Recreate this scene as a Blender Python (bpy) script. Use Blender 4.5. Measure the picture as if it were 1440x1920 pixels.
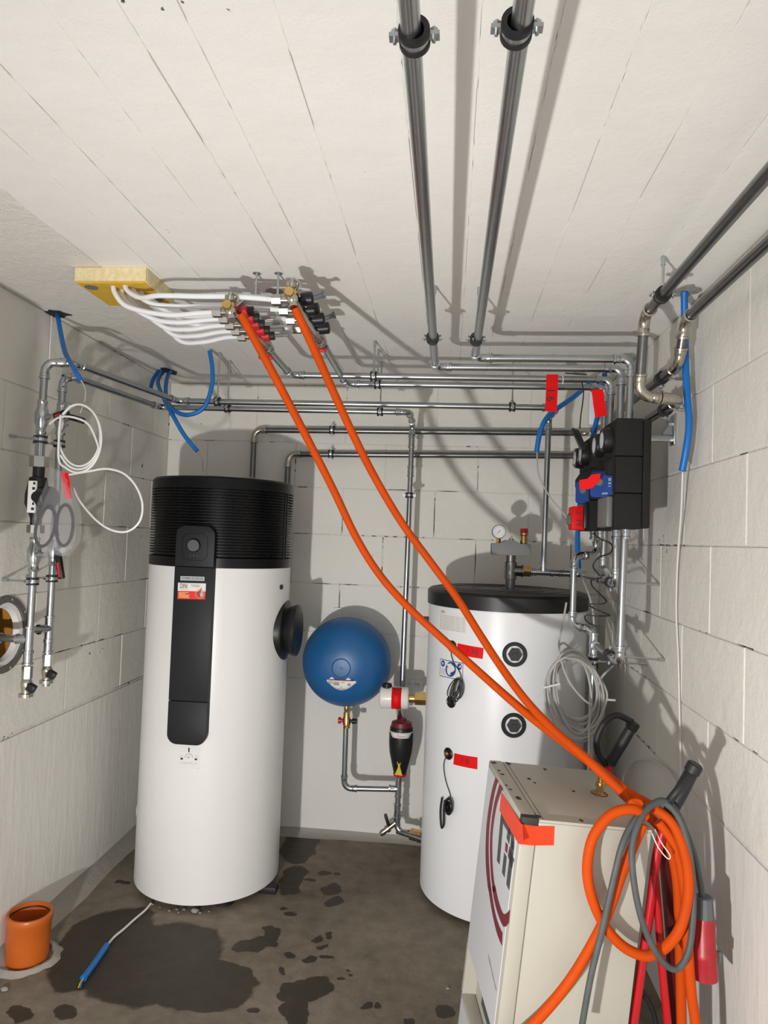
import bpy, bmesh, math, random
from mathutils import Vector, Matrix
random.seed(7)
V = Vector
scene = bpy.context.scene
for o in list(bpy.data.objects):
    bpy.data.objects.remove(o)
COL = scene.collection

# ---------------------------------------------------------------- camera
F_PX, YAW, PITCH, ROLL, CAM_H = 1309.99, .09346709, .03871148, .03564587, 1.6890872
fw = V((-math.sin(YAW)*math.cos(PITCH), math.cos(YAW)*math.cos(PITCH), math.sin(PITCH)))
rt = V((math.cos(YAW), math.sin(YAW), 0)); dn = fw.cross(rt)
c_, s_ = math.cos(ROLL), math.sin(ROLL)
R_AX = c_*rt - s_*dn; D_AX = s_*rt + c_*dn
CAM = V((0, 0, CAM_H))
cam = bpy.data.cameras.new('camera'); cam.sensor_fit = 'VERTICAL'; cam.sensor_height = 36; cam.lens = F_PX/1920*36
cam.clip_start = .05
camo = bpy.data.objects.new('camera', cam); COL.objects.link(camo)
m = Matrix((R_AX, -D_AX, -fw)).transposed().to_4x4(); m.translation = CAM
camo.matrix_world = m; scene.camera = camo

# ---------------------------------------------------------------- light and exposure
w = bpy.data.worlds.new('world'); scene.world = w; w.use_nodes = True
w.node_tree.nodes['Background'].inputs[0].default_value = (.9, .93, 1, 1)
w.node_tree.nodes['Background'].inputs[1].default_value = 2.4  # strong enough to fill the room through the added opening
scene.view_settings.view_transform = 'Standard'; scene.view_settings.look = 'None'
scene.view_settings.gamma = 1; scene.view_settings.use_curve_mapping = False
scene.view_settings.exposure = 0.0
ld = bpy.data.lights.new('work_light_beam', 'SPOT'); ld.energy = 238; ld.color = (1, .975, .945)
ld.shadow_soft_size = .035; ld.spot_size = math.radians(146); ld.spot_blend = 1.0
lo = bpy.data.objects.new('work_light_beam', ld); COL.objects.link(lo)
LAMP = V((-.76, -.02, .72)); lo.location = LAMP
lo.rotation_euler = (V((.32, 3.5, 1.28)) - LAMP).to_track_quat('-Z', 'Y').to_euler()

# ---------------------------------------------------------------- pixel -> place helpers
def ray(x, y): return (x-720)/F_PX*R_AX + (y-960)/F_PX*D_AX + fw
def PZ(x, y, z): v = ray(x, y); return CAM + v*((z-CAM_H)/v.z)
def PY(x, y, Y): v = ray(x, y); return CAM + v*(Y/v.y)
def PX(x, y, X): v = ray(x, y); return CAM + v*(X/v.x)
def PP(x, y, p, n): v = ray(x, y); return CAM + v*((p-CAM).dot(n)/v.dot(n))
def PC(x, y, cx, cy, r):
    v = ray(x, y); a = v.x**2+v.y**2; b = -2*(v.x*cx+v.y*cy); c = cx*cx+cy*cy-r*r
    t = (-b-math.sqrt(max(0, b*b-4*a*c)))/(2*a); p = CAM+v*t
    return p, V((p.x-cx, p.y-cy, 0)).normalized()

# ---------------------------------------------------------------- materials
MATS = {}
def nodes_of(m): return m.node_tree.nodes, m.node_tree.links
def mat(name, col, rough=.5, metal=0., bump=0., bscale=40., var=0., vscale=6., alpha=1., coat=0., trans=0., spec=.5):
    m = bpy.data.materials.new(name); m.use_nodes = True; N, L = nodes_of(m); b = N['Principled BSDF']
    b.inputs['Base Color'].default_value = (*col, 1); b.inputs['Roughness'].default_value = rough
    b.inputs['Metallic'].default_value = metal; b.inputs['Alpha'].default_value = alpha
    b.inputs['Coat Weight'].default_value = coat; b.inputs['Specular IOR Level'].default_value = spec; b.inputs['Transmission Weight'].default_value = trans
    tc = N.new('ShaderNodeTexCoord')
    if var:
        n = N.new('ShaderNodeTexNoise'); n.inputs['Scale'].default_value = vscale; n.inputs['Detail'].default_value = 5
        L.new(tc.outputs['Object'], n.inputs['Vector'])
        r = N.new('ShaderNodeMix'); r.data_type = 'RGBA'
        r.inputs[6].default_value = (*[max(0, c*(1-var)) for c in col], 1); r.inputs[7].default_value = (*[min(1, c*(1+var)) for c in col], 1)
        L.new(n.outputs['Fac'], r.inputs[0]); L.new(r.outputs[2], b.inputs['Base Color'])
    if bump:
        n = N.new('ShaderNodeTexNoise'); n.inputs['Scale'].default_value = bscale; n.inputs['Detail'].default_value = 6
        L.new(tc.outputs['Object'], n.inputs['Vector'])
        u = N.new('ShaderNodeBump'); u.inputs['Strength'].default_value = bump; u.inputs['Distance'].default_value = .004
        L.new(n.outputs['Fac'], u.inputs['Height']); L.new(u.outputs['Normal'], b.inputs['Normal'])
    MATS[name] = m; return m
def paint(name, col, rough=.6, fine=220, b1=.35, b2=.5, scale2=9, dist=.004, crack=0., streak=None):
    """white wall paint: fine grain, larger trowel relief, small dark pores and cracks"""
    m = bpy.data.materials.new(name); m.use_nodes = True; N, L = nodes_of(m); b = N['Principled BSDF']
    b.inputs['Roughness'].default_value = rough
    g = N.new('ShaderNodeNewGeometry')
    mp = N.new('ShaderNodeMapping'); L.new(g.outputs['Position'], mp.inputs['Vector'])
    if streak: mp.inputs['Scale'].default_value = streak
    n1 = N.new('ShaderNodeTexNoise'); n1.inputs['Scale'].default_value = fine; n1.inputs['Detail'].default_value = 4
    n2 = N.new('ShaderNodeTexNoise'); n2.inputs['Scale'].default_value = scale2; n2.inputs['Detail'].default_value = 8; n2.inputs['Roughness'].default_value = .6
    L.new(g.outputs['Position'], n1.inputs['Vector']); L.new(mp.outputs['Vector'], n2.inputs['Vector'])
    n3 = N.new('ShaderNodeTexNoise'); n3.inputs['Scale'].default_value = 2.3; n3.inputs['Detail'].default_value = 4
    L.new(g.outputs['Position'], n3.inputs['Vector'])
    cr = N.new('ShaderNodeMix'); cr.data_type = 'RGBA'
    cr.inputs[6].default_value = (col[0]*.94, col[1]*.93, col[2]*.92, 1); cr.inputs[7].default_value = (min(1, col[0]*1.04), min(1, col[1]*1.04), min(1, col[2]*1.04), 1)
    L.new(n3.outputs['Fac'], cr.inputs[0]); out = cr.outputs[2]
    if crack:
        n4 = N.new('ShaderNodeTexNoise'); n4.inputs['Scale'].default_value = 38; n4.inputs['Detail'].default_value = 6
        L.new(g.outputs['Position'], n4.inputs['Vector'])
        n5 = N.new('ShaderNodeTexNoise'); n5.inputs['Scale'].default_value = 3.1; n5.inputs['Detail'].default_value = 2
        L.new(g.outputs['Position'], n5.inputs['Vector'])
        a = N.new('ShaderNodeMath'); a.operation = 'MULTIPLY'; L.new(n4.outputs['Fac'], a.inputs[0]); L.new(n5.outputs['Fac'], a.inputs[1])
        rp = N.new('ShaderNodeValToRGB'); rp.color_ramp.elements[0].position = crack; rp.color_ramp.elements[1].position = crack+.02
        rp.color_ramp.elements[0].color = (0, 0, 0, 1); rp.color_ramp.elements[1].color = (1, 1, 1, 1)
        L.new(a.outputs[0], rp.inputs[0])
        mx = N.new('ShaderNodeMix'); mx.data_type = 'RGBA'; mx.inputs[7].default_value = (.07, .065, .06, 1)
        L.new(rp.outputs[0], mx.inputs[0]); L.new(out, mx.inputs[6]); out = mx.outputs[2]
    L.new(out, b.inputs['Base Color'])
    u1 = N.new('ShaderNodeBump'); u1.inputs['Strength'].default_value = b2; u1.inputs['Distance'].default_value = dist*2
    u2 = N.new('ShaderNodeBump'); u2.inputs['Strength'].default_value = b1; u2.inputs['Distance'].default_value = dist*.4
    L.new(n2.outputs['Fac'], u1.inputs['Height']); L.new(n1.outputs['Fac'], u2.inputs['Height'])
    L.new(u1.outputs['Normal'], u2.inputs['Normal']); L.new(u2.outputs['Normal'], b.inputs['Normal'])
    MATS[name] = m; return m
WALLC = (.80, .785, .73)
paint('wall_paint', WALLC, fine=170, b1=.8, b2=.7, scale2=16, crack=.47)
paint('joint_paint', (.76, .74, .70), fine=120, b1=.6, b2=.7, scale2=30, dist=.006, crack=.345)
paint('plaster_paint', (.80, .785, .745), fine=160, b1=.3, b2=.5, scale2=10, streak=(2.2, 2.2, .5))
paint('ceiling_paint', (.87, .858, .825), fine=210, b1=.4, b2=.55, scale2=9, streak=(1, 1, 1), crack=.475)
paint('rough_plaster', (.80, .775, .73), fine=130, b1=1.0, b2=.6, scale2=24, dist=.006)
mat('galv', (.42, .44, .45), .28, 1, var=.12, vscale=60)
mat('fitting', (.52, .55, .57), .22, 1, var=.25, vscale=45)
mat('champagne', (.50, .465, .40), .26, 1, var=.15, vscale=50)
mat('dark_steel', (.20, .20, .20), .3, 1, var=.2, vscale=30)
mat('chrome', (.50, .48, .44), .24, 1)
mat('brass', (.62, .42, .16), .25, 1, var=.2, vscale=70)
mat('zinc', (.50, .53, .54), .35, 1)
mat('rubber', (.012, .012, .013), .55)
mat('black_plastic', (.010, .0105, .012), .4, spec=.4)
mat('panel_black', (.017, .018, .021), .5, spec=.22)
mat('hood_black', (.0045, .005, .006), .32, spec=.25)
mat('foam_black', (.019, .018, .017), .85, spec=.25, bump=.6, bscale=260)
mat('grey_plastic', (.16, .155, .15), .5)
mat('enamel_white', (.80, .795, .775), .32, var=.015, vscale=3)
mat('foil_white', (.80, .81, .83), .36, var=.02, vscale=3)
mat('lid_top', (.15, .14, .128), .7, var=.3, vscale=7)
mat('hex_grey', (.045, .045, .047), .5, spec=.3)
mat('blue_enamel', (.011, .105, .29), .4)
mat('blue_dark', (.006, .062, .175), .4)
mat('orange_hose', (.55, .064, .003), .6, spec=.12, var=.14, vscale=9)
mat('orange_pvc', (.55, .12, .015), .35, var=.1, vscale=12)
mat('pvc_inside', (.22, .035, .006), .5)
mat('red_tape', (.78, .004, .006), .5, spec=.2)
mat('orange_tape', (.86, .045, .006), .3)
mat('red_plastic', (.55, .008, .014), .35)
mat('wine_plastic', (.16, .008, .018), .4)
mat('red_frame', (.48, .006, .012), .35, var=.2, vscale=20)
mat('blue_conduit', (.004, .15, .50), .4)
mat('white_cable', (.72, .71, .69), .45)
mat('grey_cable', (.42, .41, .39), .5)
mat('black_cable', (.012, .012, .012), .5)
mat('rubber_cable', (.075, .085, .085), .6, var=.35, vscale=25)
mat('white_hose', (.80, .81, .83), .3)
mat('yellow_board', (.66, .40, .035), .8, bump=.5, bscale=90, var=.2, vscale=40)
mat('yellow_edge', (.78, .66, .38), .9, bump=.8, bscale=60, var=.3, vscale=60)
mat('grey_disc', (.16, .16, .15), .6)
mat('white_plastic', (.78, .76, .70), .3)
mat('paper', (.78, .77, .75), .6)
mat('ink', (.02, .02, .022), .6)
mat('ink_grey', (.35, .34, .34), .6)
mat('sign_blue', (.008, .055, .27), .5)
mat('sticker_red', (.75, .02, .012), .45)
mat('flame_red', (.5, .02, .03), .45)
mat('sticker_yellow', (.75, .55, .2), .5)
mat('drop_cyan', (.25, .6, .68), .5)
mat('silver_print', (.42, .46, .48), .4, .3)
mat('cream_metal', (.45, .43, .365), .4, var=.04, vscale=5, bump=.08, bscale=30)
mat('panel_white', (.60, .605, .63), .35)
mat('maroon', (.17, .018, .035), .4)
mat('logo_grey', (.065, .068, .075), .45)
mat('chip_dark', (.03, .027, .022), .6, var=.5, vscale=80)
mat('plug_red', (.36, .012, .018), .4, var=.3, vscale=30)
mat('plug_grey', (.10, .115, .12), .55)
mat('yellow_tag', (.62, .50, .02), .5)
mat('gauge_face', (.72, .74, .76), .25, coat=.4)
mat('cast_grey', (.20, .205, .21), .6, bump=.25, bscale=150)
mat('hole_dark', (.02, .018, .016), .95, bump=1, bscale=60)
mat('broken_concrete', (.33, .315, .29), .95, bump=1.5, bscale=40, var=.5, vscale=35)
mat('recess_brown', (.42, .19, .03), .9, bump=.6, bscale=30, var=.5, vscale=14)
mat('flange_grey', (.13, .12, .11), .7, bump=.8, bscale=60)
mat('bag_film', (.55, .55, .57), .10, alpha=.17)
mat('clear_tube', (.65, .64, .63), .15, alpha=.55)
mat('meter_glass', (.30, .30, .31), .1)
mat('pebble', (.30, .28, .26), .9, bump=.6, bscale=90)
mat('red_frame_shaded', (.09, .006, .008), .5)  # frame red darkened, the rear bar's shade put into the colour
mat('foil_sheet', (.30, .295, .28), .45)
mat('knob_metal', (.16, .16, .165), .35, .8)
mat('meter_tube', (.34, .33, .32), .12, .6)
mat('shade_box_grey', (.5, .5, .48), .45)

# ---------------------------------------------------------------- mesh building
def frame(d):
    d = V(d).normalized(); a = V((0, 0, 1)) if abs(d.z) < .9 else V((1, 0, 0))
    x = a.cross(d).normalized(); return x, d.cross(x), d
class MB:
    def __init__(s): s.v = []; s.f = []
    def box(s, lo, hi, M=None):
        b = len(s.v)
        for z in (lo[2], hi[2]):
            for x, y in ((lo[0], lo[1]), (hi[0], lo[1]), (hi[0], hi[1]), (lo[0], hi[1])):
                p = V((x, y, z)); s.v.append(M @ p if M else p)
        s.f += [tuple(b+i for i in q) for q in ((0, 3, 2, 1), (4, 5, 6, 7), (0, 1, 5, 4), (1, 2, 6, 5), (2, 3, 7, 6), (3, 0, 4, 7))]; return s
    def ring(s, c, x, y, r, n): 
        b = len(s.v)
        for i in range(n):
            a = 2*math.pi*i/n; s.v.append(V(c)+x*(r*math.cos(a))+y*(r*math.sin(a)))
        return b
    def bridge(s, a, b, n):
        for i in range(n): j = (i+1) % n; s.f.append((a+i, a+j, b+j, b+i))
    def lathe(s, p, d, prof, n=24, cap=(True, True)):
        """prof: list of (along, radius)"""
        x, y, d = frame(d); p = V(p); rs = [s.ring(p+d*h, x, y, max(r, 1e-5), n) for h, r in prof]
        for a, b in zip(rs, rs[1:]): s.bridge(a, b, n)
        if cap[0]: s.f.append(tuple(rs[0]+i for i in reversed(range(n))))
        if cap[1]: s.f.append(tuple(rs[-1]+i for i in range(n)))
        return s
    def cyl(s, a, b, r, n=16, r2=None):
        a, b = V(a), V(b); return s.lathe(a, b-a, [(0, r), ((b-a).length, r if r2 is None else r2)], n)
    def hexn(s, a, b, r): return s.cyl(a, b, r, 6)
    def tube(s, path, r, n=8, closed=False, cap=True):
        P = [V(p) for p in path]; k = len(P); rings = []
        t0 = (P[1]-P[0]).normalized(); x, y, _ = frame(t0); pt = t0
        rr = r if hasattr(r, '__len__') else [r]*k
        for i in range(k):
            if closed: t = (P[(i+1) % k]-P[i-1]).normalized()
            else: t = (P[min(i+1, k-1)]-P[max(i-1, 0)]).normalized()
            q = pt.rotation_difference(t); x = q @ x; x = (x-t*x.dot(t)).normalized(); y = t.cross(x); pt = t
            rings.append(s.ring(P[i], x, y, rr[i], n))
        for a, b in zip(rings, rings[1:]): s.bridge(a, b, n)
        if closed: s.bridge(rings[-1], rings[0], n)
        elif cap:
            s.f.append(tuple(rings[0]+i for i in reversed(range(n)))); s.f.append(tuple(rings[-1]+i for i in range(n)))
        return s
    def torus(s, c, d, R, r, n=24, k=8):
        x, y, _ = frame(d); return s.tube([V(c)+x*(R*math.cos(2*math.pi*i/n))+y*(R*math.sin(2*math.pi*i/n)) for i in range(n)], r, k, closed=True)
    def prism(s, poly, ext):
        """poly: list of 3D points (planar, in order); ext: extrusion vector"""
        b = len(s.v); n = len(poly); s.v += [V(p) for p in poly]+[V(p)+V(ext) for p in poly]
        s.f.append(tuple(b+i for i in reversed(range(n)))); s.f.append(tuple(b+n+i for i in range(n)))
        for i in range(n): j = (i+1) % n; s.f.append((b+i, b+j, b+n+j, b+n+i))
        return s
    def ribbon(s, pts, wdir, half, th):
        """flat bar following pts: wdir width direction, th thickness vector"""
        for a, b in zip(pts, pts[1:]):
            a, b = V(a), V(b); w_ = V(wdir)*half; s.prism([a-w_, b-w_, b+w_, a+w_], V(th))
        return s
    def sphere(s, c, r, n=16, k=8, sc=(1, 1, 1)):
        prof = []
        b = len(s.v); s.lathe((0, 0, 0), (0, 0, 1), [(-r*math.cos(math.pi*i/k), r*math.sin(math.pi*i/k)) for i in range(k+1)], n)
        for i in range(b, len(s.v)): p = s.v[i]; s.v[i] = V(c)+V((p.x*sc[0], p.y*sc[1], p.z*sc[2]))
        return s
    def build(s, name, m, parent=None, smooth=35, bevel=0):
        off = parent.matrix_world.translation if parent else V((0, 0, 0))
        if parent: off = ORG[parent.name]
        me = bpy.data.meshes.new(name); me.from_pydata([p-off for p in s.v], [], s.f); me.validate(); me.update()
        bm = bmesh.new(); bm.from_mesh(me); bmesh.ops.recalc_face_normals(bm, faces=bm.faces)
        if bevel: bmesh.ops.bevel(bm, geom=[e for e in bm.edges if len(e.link_faces) == 2 and e.calc_face_angle(0) > .6], offset=bevel, segments=2, affect='EDGES', profile=.5)
        for f in bm.faces: f.smooth = smooth > 0
        if smooth:
            for e in bm.edges:
                if len(e.link_faces) == 2 and e.calc_face_angle(0) > math.radians(smooth): e.smooth = False
        bm.to_mesh(me); bm.free()
        o = bpy.data.objects.new(name, me); COL.objects.link(o)
        if m: me.materials.append(MATS[m] if isinstance(m, str) else m)
        if parent: o.parent = parent; ORG[o.name] = off
        else: ORG[o.name] = V((0, 0, 0))
        return o
ORG = {}
def tag(o, label, cat, group=None, kind=None):
    o['label'] = label; o['category'] = cat
    if group: o['group'] = group
    if kind: o['kind'] = kind
    return o
def thing(name, label, cat, loc, group=None):
    o = bpy.data.objects.new(name, None); COL.objects.link(o); o.location = loc; o.empty_display_size = .05
    ORG[o.name] = V(loc); return tag(o, label, cat, group)
def struct(o): o['kind'] = 'structure'; return o
def spline(pts, sub=8, closed=False):
    P = [V(p) for p in pts]; n = len(P); out = []
    rng = range(n) if closed else range(n-1)
    for i in rng:
        if closed: a, b, c, d = P[i-1], P[i], P[(i+1) % n], P[(i+2) % n]
        else: a, b, c, d = P[max(i-1, 0)], P[i], P[i+1], P[min(i+2, n-1)]
        for k in range(sub):
            t = k/sub; out.append(.5*((2*b)+(c-a)*t+(2*a-5*b+4*c-d)*t*t+(3*b-a-3*c+d)*t**3))
    if not closed: out.append(P[-1])
    return out
def lettering(txt, origin, xdir, ydir, size, m, parent, align='CENTER', lift=.0006, cyl=None, name='lettering', xs=1.):
    """flat printed text standing on a surface; cyl=(cx,cy,r) wraps it round an upright cylinder"""
    cu = bpy.data.curves.new('t', 'FONT'); cu.body = txt; cu.size = size; cu.align_x = align; cu.align_y = 'CENTER'; cu.resolution_u = 2
    ob = bpy.data.objects.new('t', cu); COL.objects.link(ob); dg = bpy.context.evaluated_depsgraph_get(); dg.update()
    me = bpy.data.meshes.new_from_object(ob.evaluated_get(dg)); bpy.data.objects.remove(ob); bpy.data.curves.remove(cu)
    X = V(xdir).normalized(); Y = V(ydir).normalized(); Nn = X.cross(Y); off = ORG[parent.name]; o_ = V(origin)
    for v in me.vertices:
        v.co.x *= xs
        if cyl:
            cx, cy, r = cyl; a0 = math.atan2(o_.y-cy, o_.x-cx); q = X*v.co.x+Y*v.co.y; hx = V((-math.sin(a0), math.cos(a0), 0)); a = a0+q.dot(hx)/r
            v.co = V((cx+(r+lift)*math.cos(a), cy+(r+lift)*math.sin(a), o_.z+q.z))-off
        else: v.co = o_+X*v.co.x+Y*v.co.y+Nn*lift-off
    me.name = name; me.materials.clear(); me.materials.append(MATS[m]); o = bpy.data.objects.new(name, me); COL.objects.link(o); o.parent = parent; ORG[o.name] = off
    return o
def curved_patch(cx, cy, r, pts_px, lift, name, m, parent, sub=6):
    """sticker outline given by its pixels on an upright cylinder, laid round the cylinder"""
    mb = MB(); P = [PC(x, y, cx, cy, r)[0] for x, y in pts_px]; A = [(math.atan2(p.y-cy, p.x-cx), p.z) for p in P]
    rows = []
    for k in range(sub+1):
        t = k/sub; rows.append([tuple(A[i][j]*(1-t)+A[i2][j]*t for j in (0, 1)) for i, i2 in ((0, 1), (3, 2))])
    for rr in (r+lift, r-.0005):
        for (a, b) in rows:
            for q in (a, b): mb.v.append(V((cx+rr*math.cos(q[0]), cy+rr*math.sin(q[0]), q[1])))
    n = 2*(sub+1)
    for k in range(sub):
        i = 2*k; mb.f += [(i, i+1, i+3, i+2), (n+i, n+i+2, n+i+3, n+i+1), (i, i+2, n+i+2, n+i), (i+1, n+i+1, n+i+3, i+3)]
    mb.f += [(0, n, n+1, 1), (n-2, n-1, 2*n-1, 2*n-2)]
    return mb.build(name, m, parent)
def flat_poly(pts_px, p, n, name, m, parent, lift=.001, th=.0008):
    P = [PP(x, y, p, n)+n*lift for x, y in pts_px]; return MB().prism(P, -n*(lift+th)).build(name, m, parent, smooth=0)
def flat_stroke(pts_px, hw_px, p, n, name, m, parent, lift=.001):
    mb = MB(); P = [PP(x, y, p, n) for x, y in pts_px]
    L_, R_ = [], []
    for i, q in enumerate(P):
        t = (P[min(i+1, len(P)-1)]-P[max(i-1, 0)]).normalized(); s_ = n.cross(t); w_ = hw_px[i] if hasattr(hw_px, '__len__') else hw_px
        L_.append(q+s_*w_+n*lift); R_.append(q-s_*w_+n*lift)
    b = len(mb.v); k = len(P); mb.v += L_+R_+[q-n*(lift+.001) for q in L_]+[q-n*(lift+.001) for q in R_]
    for i in range(k-1):
        mb.f += [(i, i+1, k+i+1, k+i), (2*k+i, 3*k+i, 3*k+i+1, 2*k+i+1), (i, 2*k+i, 2*k+i+1, i+1), (k+i, k+i+1, 3*k+i+1, 3*k+i)]
    mb.f += [(0, k, 3*k, 2*k), (k-1, 3*k-1, 4*k-1, 2*k-1)]
    return mb.build(name, m, parent, smooth=0)

# ================================================================ the room
XL, XR, YB, ZC, YF = -1.68, .845, 4.0, 2.575, -1.6
ZS = [.875, 1.145, 1.42, 1.705, 1.975, 2.235, 2.575]
G = .0045   # how far the blocks stand proud of the joints
def floor_mat():
    m = bpy.data.materials.new('floor_concrete'); m.use_nodes = True; N, L = nodes_of(m); b = N['Principled BSDF']
    g = N.new('ShaderNodeNewGeometry')
    def noise(sc, det=6, rg=.6):
        n = N.new('ShaderNodeTexNoise'); n.inputs['Scale'].default_value = sc; n.inputs['Detail'].default_value = det; n.inputs['Roughness'].default_value = rg
        L.new(g.outputs['Position'], n.inputs['Vector']); return n
    n1 = noise(2.2); n2 = noise(14); n3 = noise(90)
    r = N.new('ShaderNodeValToRGB'); e = r.color_ramp.elements; e[0].position = .3; e[0].color = (.105, .083, .055, 1); e[1].position = .72; e[1].color = (.285, .243, .188, 1)
    mx = N.new('ShaderNodeMath'); mx.operation = 'MULTIPLY_ADD'; mx.inputs[1].default_value = .45; L.new(n2.outputs['Fac'], mx.inputs[0])
    sc = N.new('ShaderNodeMath'); sc.operation = 'MULTIPLY'; sc.inputs[1].default_value = .55; L.new(n1.outputs['Fac'], sc.inputs[0]); L.new(sc.outputs[0], mx.inputs[2]); L.new(mx.outputs[0], r.inputs[0])
    # wet stains: blobs with torn edges
    dv = N.new('ShaderNodeTexNoise'); dv.inputs['Scale'].default_value = 7; dv.inputs['Detail'].default_value = 5; L.new(g.outputs['Position'], dv.inputs['Vector'])
    off = N.new('ShaderNodeVectorMath'); off.operation = 'MULTIPLY_ADD'; off.inputs[1].default_value = (.16, .16, 0); off.inputs[2].default_value = (-.08, -.08, 0); L.new(dv.outputs['Color'], off.inputs[0])
    add = N.new('ShaderNodeVectorMath'); add.operation = 'ADD'; L.new(g.outputs['Position'], add.inputs[0]); L.new(off.outputs[0], add.inputs[1])
    blobs = [(200, 1770, .20, .30), (300, 1800, .26, .28), (385, 1850, .20, .14), (420, 1825, .12, .08), (120, 1900, .06, .05), (560, 1590, .10, .20), (550, 1650, .075, .16),
             (478, 1772, .09, .05), (505, 1755, .04, .06), (555, 1858, .08, .06), (585, 1850, .06, .05), (555, 1895, .045, .08), (617, 1668, .05, .05), (628, 1690, .04, .05), (607, 1640, .030, .03), (628, 1642, .022, .022), (588, 1652, .025, .02),
             (540, 1790, .03, .03), (595, 1758, .022, .02), (614, 1752, .02, .02), (613, 1773, .028, .02), (586, 1797, .025, .025), (612, 1796, .022, .02), (530, 1823, .018, .018), (633, 1838, .022, .016), (660, 1829, .015, .012), (660, 1818, .015, .012),
             (684, 1883, .028, .02), (712, 1886, .02, .018), (752, 1912, .03, .025), (838, 1895, .04, .04), (486, 1895, .03, .02), (540, 1702, .022, .018), (548, 1712, .03, .015), (25, 1905, .05, .04), (230, 1655, .03, .02)]
    prev = None
    for (x, y, rx, ry) in blobs:
        c = PZ(x, y, 0)
        s1 = N.new('ShaderNodeVectorMath'); s1.operation = 'MULTIPLY_ADD'; s1.inputs[1].default_value = (1/rx, 1/ry, 0); s1.inputs[2].default_value = (-c.x/rx, -c.y/ry, 0); L.new(add.outputs[0], s1.inputs[0])
        ln = N.new('ShaderNodeVectorMath'); ln.operation = 'LENGTH'; L.new(s1.outputs[0], ln.inputs[0])
        if prev:
            mi = N.new('ShaderNodeMath'); mi.operation = 'MINIMUM'; L.new(prev, mi.inputs[0]); L.new(ln.outputs['Value'], mi.inputs[1]); prev = mi.outputs[0]
        else: prev = ln.outputs['Value']
    wr = N.new('ShaderNodeValToRGB'); wr.color_ramp.elements[0].position = .93; wr.color_ramp.elements[0].color = (1, 1, 1, 1); wr.color_ramp.elements[1].position = 1.0; wr.color_ramp.elements[1].color = (0, 0, 0, 1)
    L.new(prev, wr.inputs[0])
    wet = N.new('ShaderNodeMix'); wet.data_type = 'RGBA'; wet.blend_type = 'MULTIPLY'; wet.inputs[7].default_value = (.19, .16, .12, 1)
    L.new(wr.outputs[0], wet.inputs[0]); L.new(r.outputs[0], wet.inputs[6]); L.new(wet.outputs[2], b.inputs['Base Color'])
    ro = N.new('ShaderNodeMapRange'); ro.inputs[3].default_value = .85; ro.inputs[4].default_value = .55; L.new(wr.outputs[0], ro.inputs[0]); L.new(ro.outputs[0], b.inputs['Roughness'])
    u = N.new('ShaderNodeBump'); u.inputs['Strength'].default_value = .35; u.inputs['Distance'].default_value = .004; L.new(n3.outputs['Fac'], u.inputs['Height'])
    u2 = N.new('ShaderNodeBump'); u2.inputs['Strength'].default_value = .4; u2.inputs['Distance'].default_value = .01; L.new(n2.outputs['Fac'], u2.inputs['Height']); L.new(u.outputs['Normal'], u2.inputs['Normal'])
    L.new(u2.outputs['Normal'], b.inputs['Normal'])
    MATS['floor_concrete'] = m
floor_mat()
struct(MB().box((XL-.25, YF-.1, -.12), (XR+.25, YB+.25, 0)).build('floor', 'floor_concrete', smooth=0))['label'] = 'bare brown concrete floor with dark wet stains'
ceil = struct(MB().box((XL-.25, YF-.1, ZC+.004), (XR+.25, YB+.25, ZC+.14)).build('ceiling', 'ceiling_paint', smooth=0)); ceil['label'] = 'white painted concrete ceiling with board imprints'
edges = [-1.20, -1.027, -.888, -.712, -.583, -.48, -.318, -.115, .028, .16, .30, .455, .616, .74, XR]
for i, (a, b) in enumerate(zip(edges, edges[1:])):
    dz = random.uniform(-.0015, .0015)
    MB().box((a+.0010, YF, ZC+dz), (b-.0010, YB, ZC+.012)).build('board_strip', 'ceiling_paint', ceil, smooth=0, bevel=.0016)
MB().box((XL, YF, ZC+.001), (-1.203, YB, ZC+.012)).build('plaster_strip', 'rough_plaster', ceil, smooth=0)
random.seed(21)
for a in edges[:-1]:
    # raised crust of paint along the board joints, broken here and there
    y = 0.4
    while y < YB-.1:
        L_ = random.uniform(.12, .7); k = max(4, int(L_/.03)); P = [(a+random.uniform(-.0018, .0018), y+L_*i/k, ZC+.0004) for i in range(k+1)]
        MB().tube(P, [.0003]+[random.uniform(.0010, .0030) for _ in range(k-1)]+[.0003], 6).build('joint_crust', 'ceiling_paint', ceil); y += L_+random.uniform(.02, .35)
random.seed(22)
def ragged(c, n, rx, ry, k, name, m, parent, th=.006, up=None):
    x, y, d = frame(n); P = []
    for i in range(k):
        a = 2*math.pi*i/k; q = random.uniform(.7, 1.15); P.append(V(c)+x*(rx*q*math.cos(a))+y*(ry*q*math.sin(a)))
    return MB().prism(P, d*th).build(name, m, parent, smooth=0)
# broken holes where conduits leave the ceiling (flat patches, the dark ones painted with a hole's shade)
h1 = PZ(108, 588, ZC); h2 = PZ(305, 694, ZC); h3 = PZ(1283, 545, ZC)
for c, rx, ry, mm in ((h1, .045, .05, 'hole_dark'), (h2+V((.03, .02, 0)), .075, .035, 'hole_dark'), (h3, .06, .05, 'broken_concrete'), (PZ(515, 545, ZC), .03, .035, 'broken_concrete')):
    ragged((c.x, c.y, ZC+.002), (0, 0, -1), rx, ry, 15, 'broken_hole', mm, ceil, th=.005)

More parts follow.
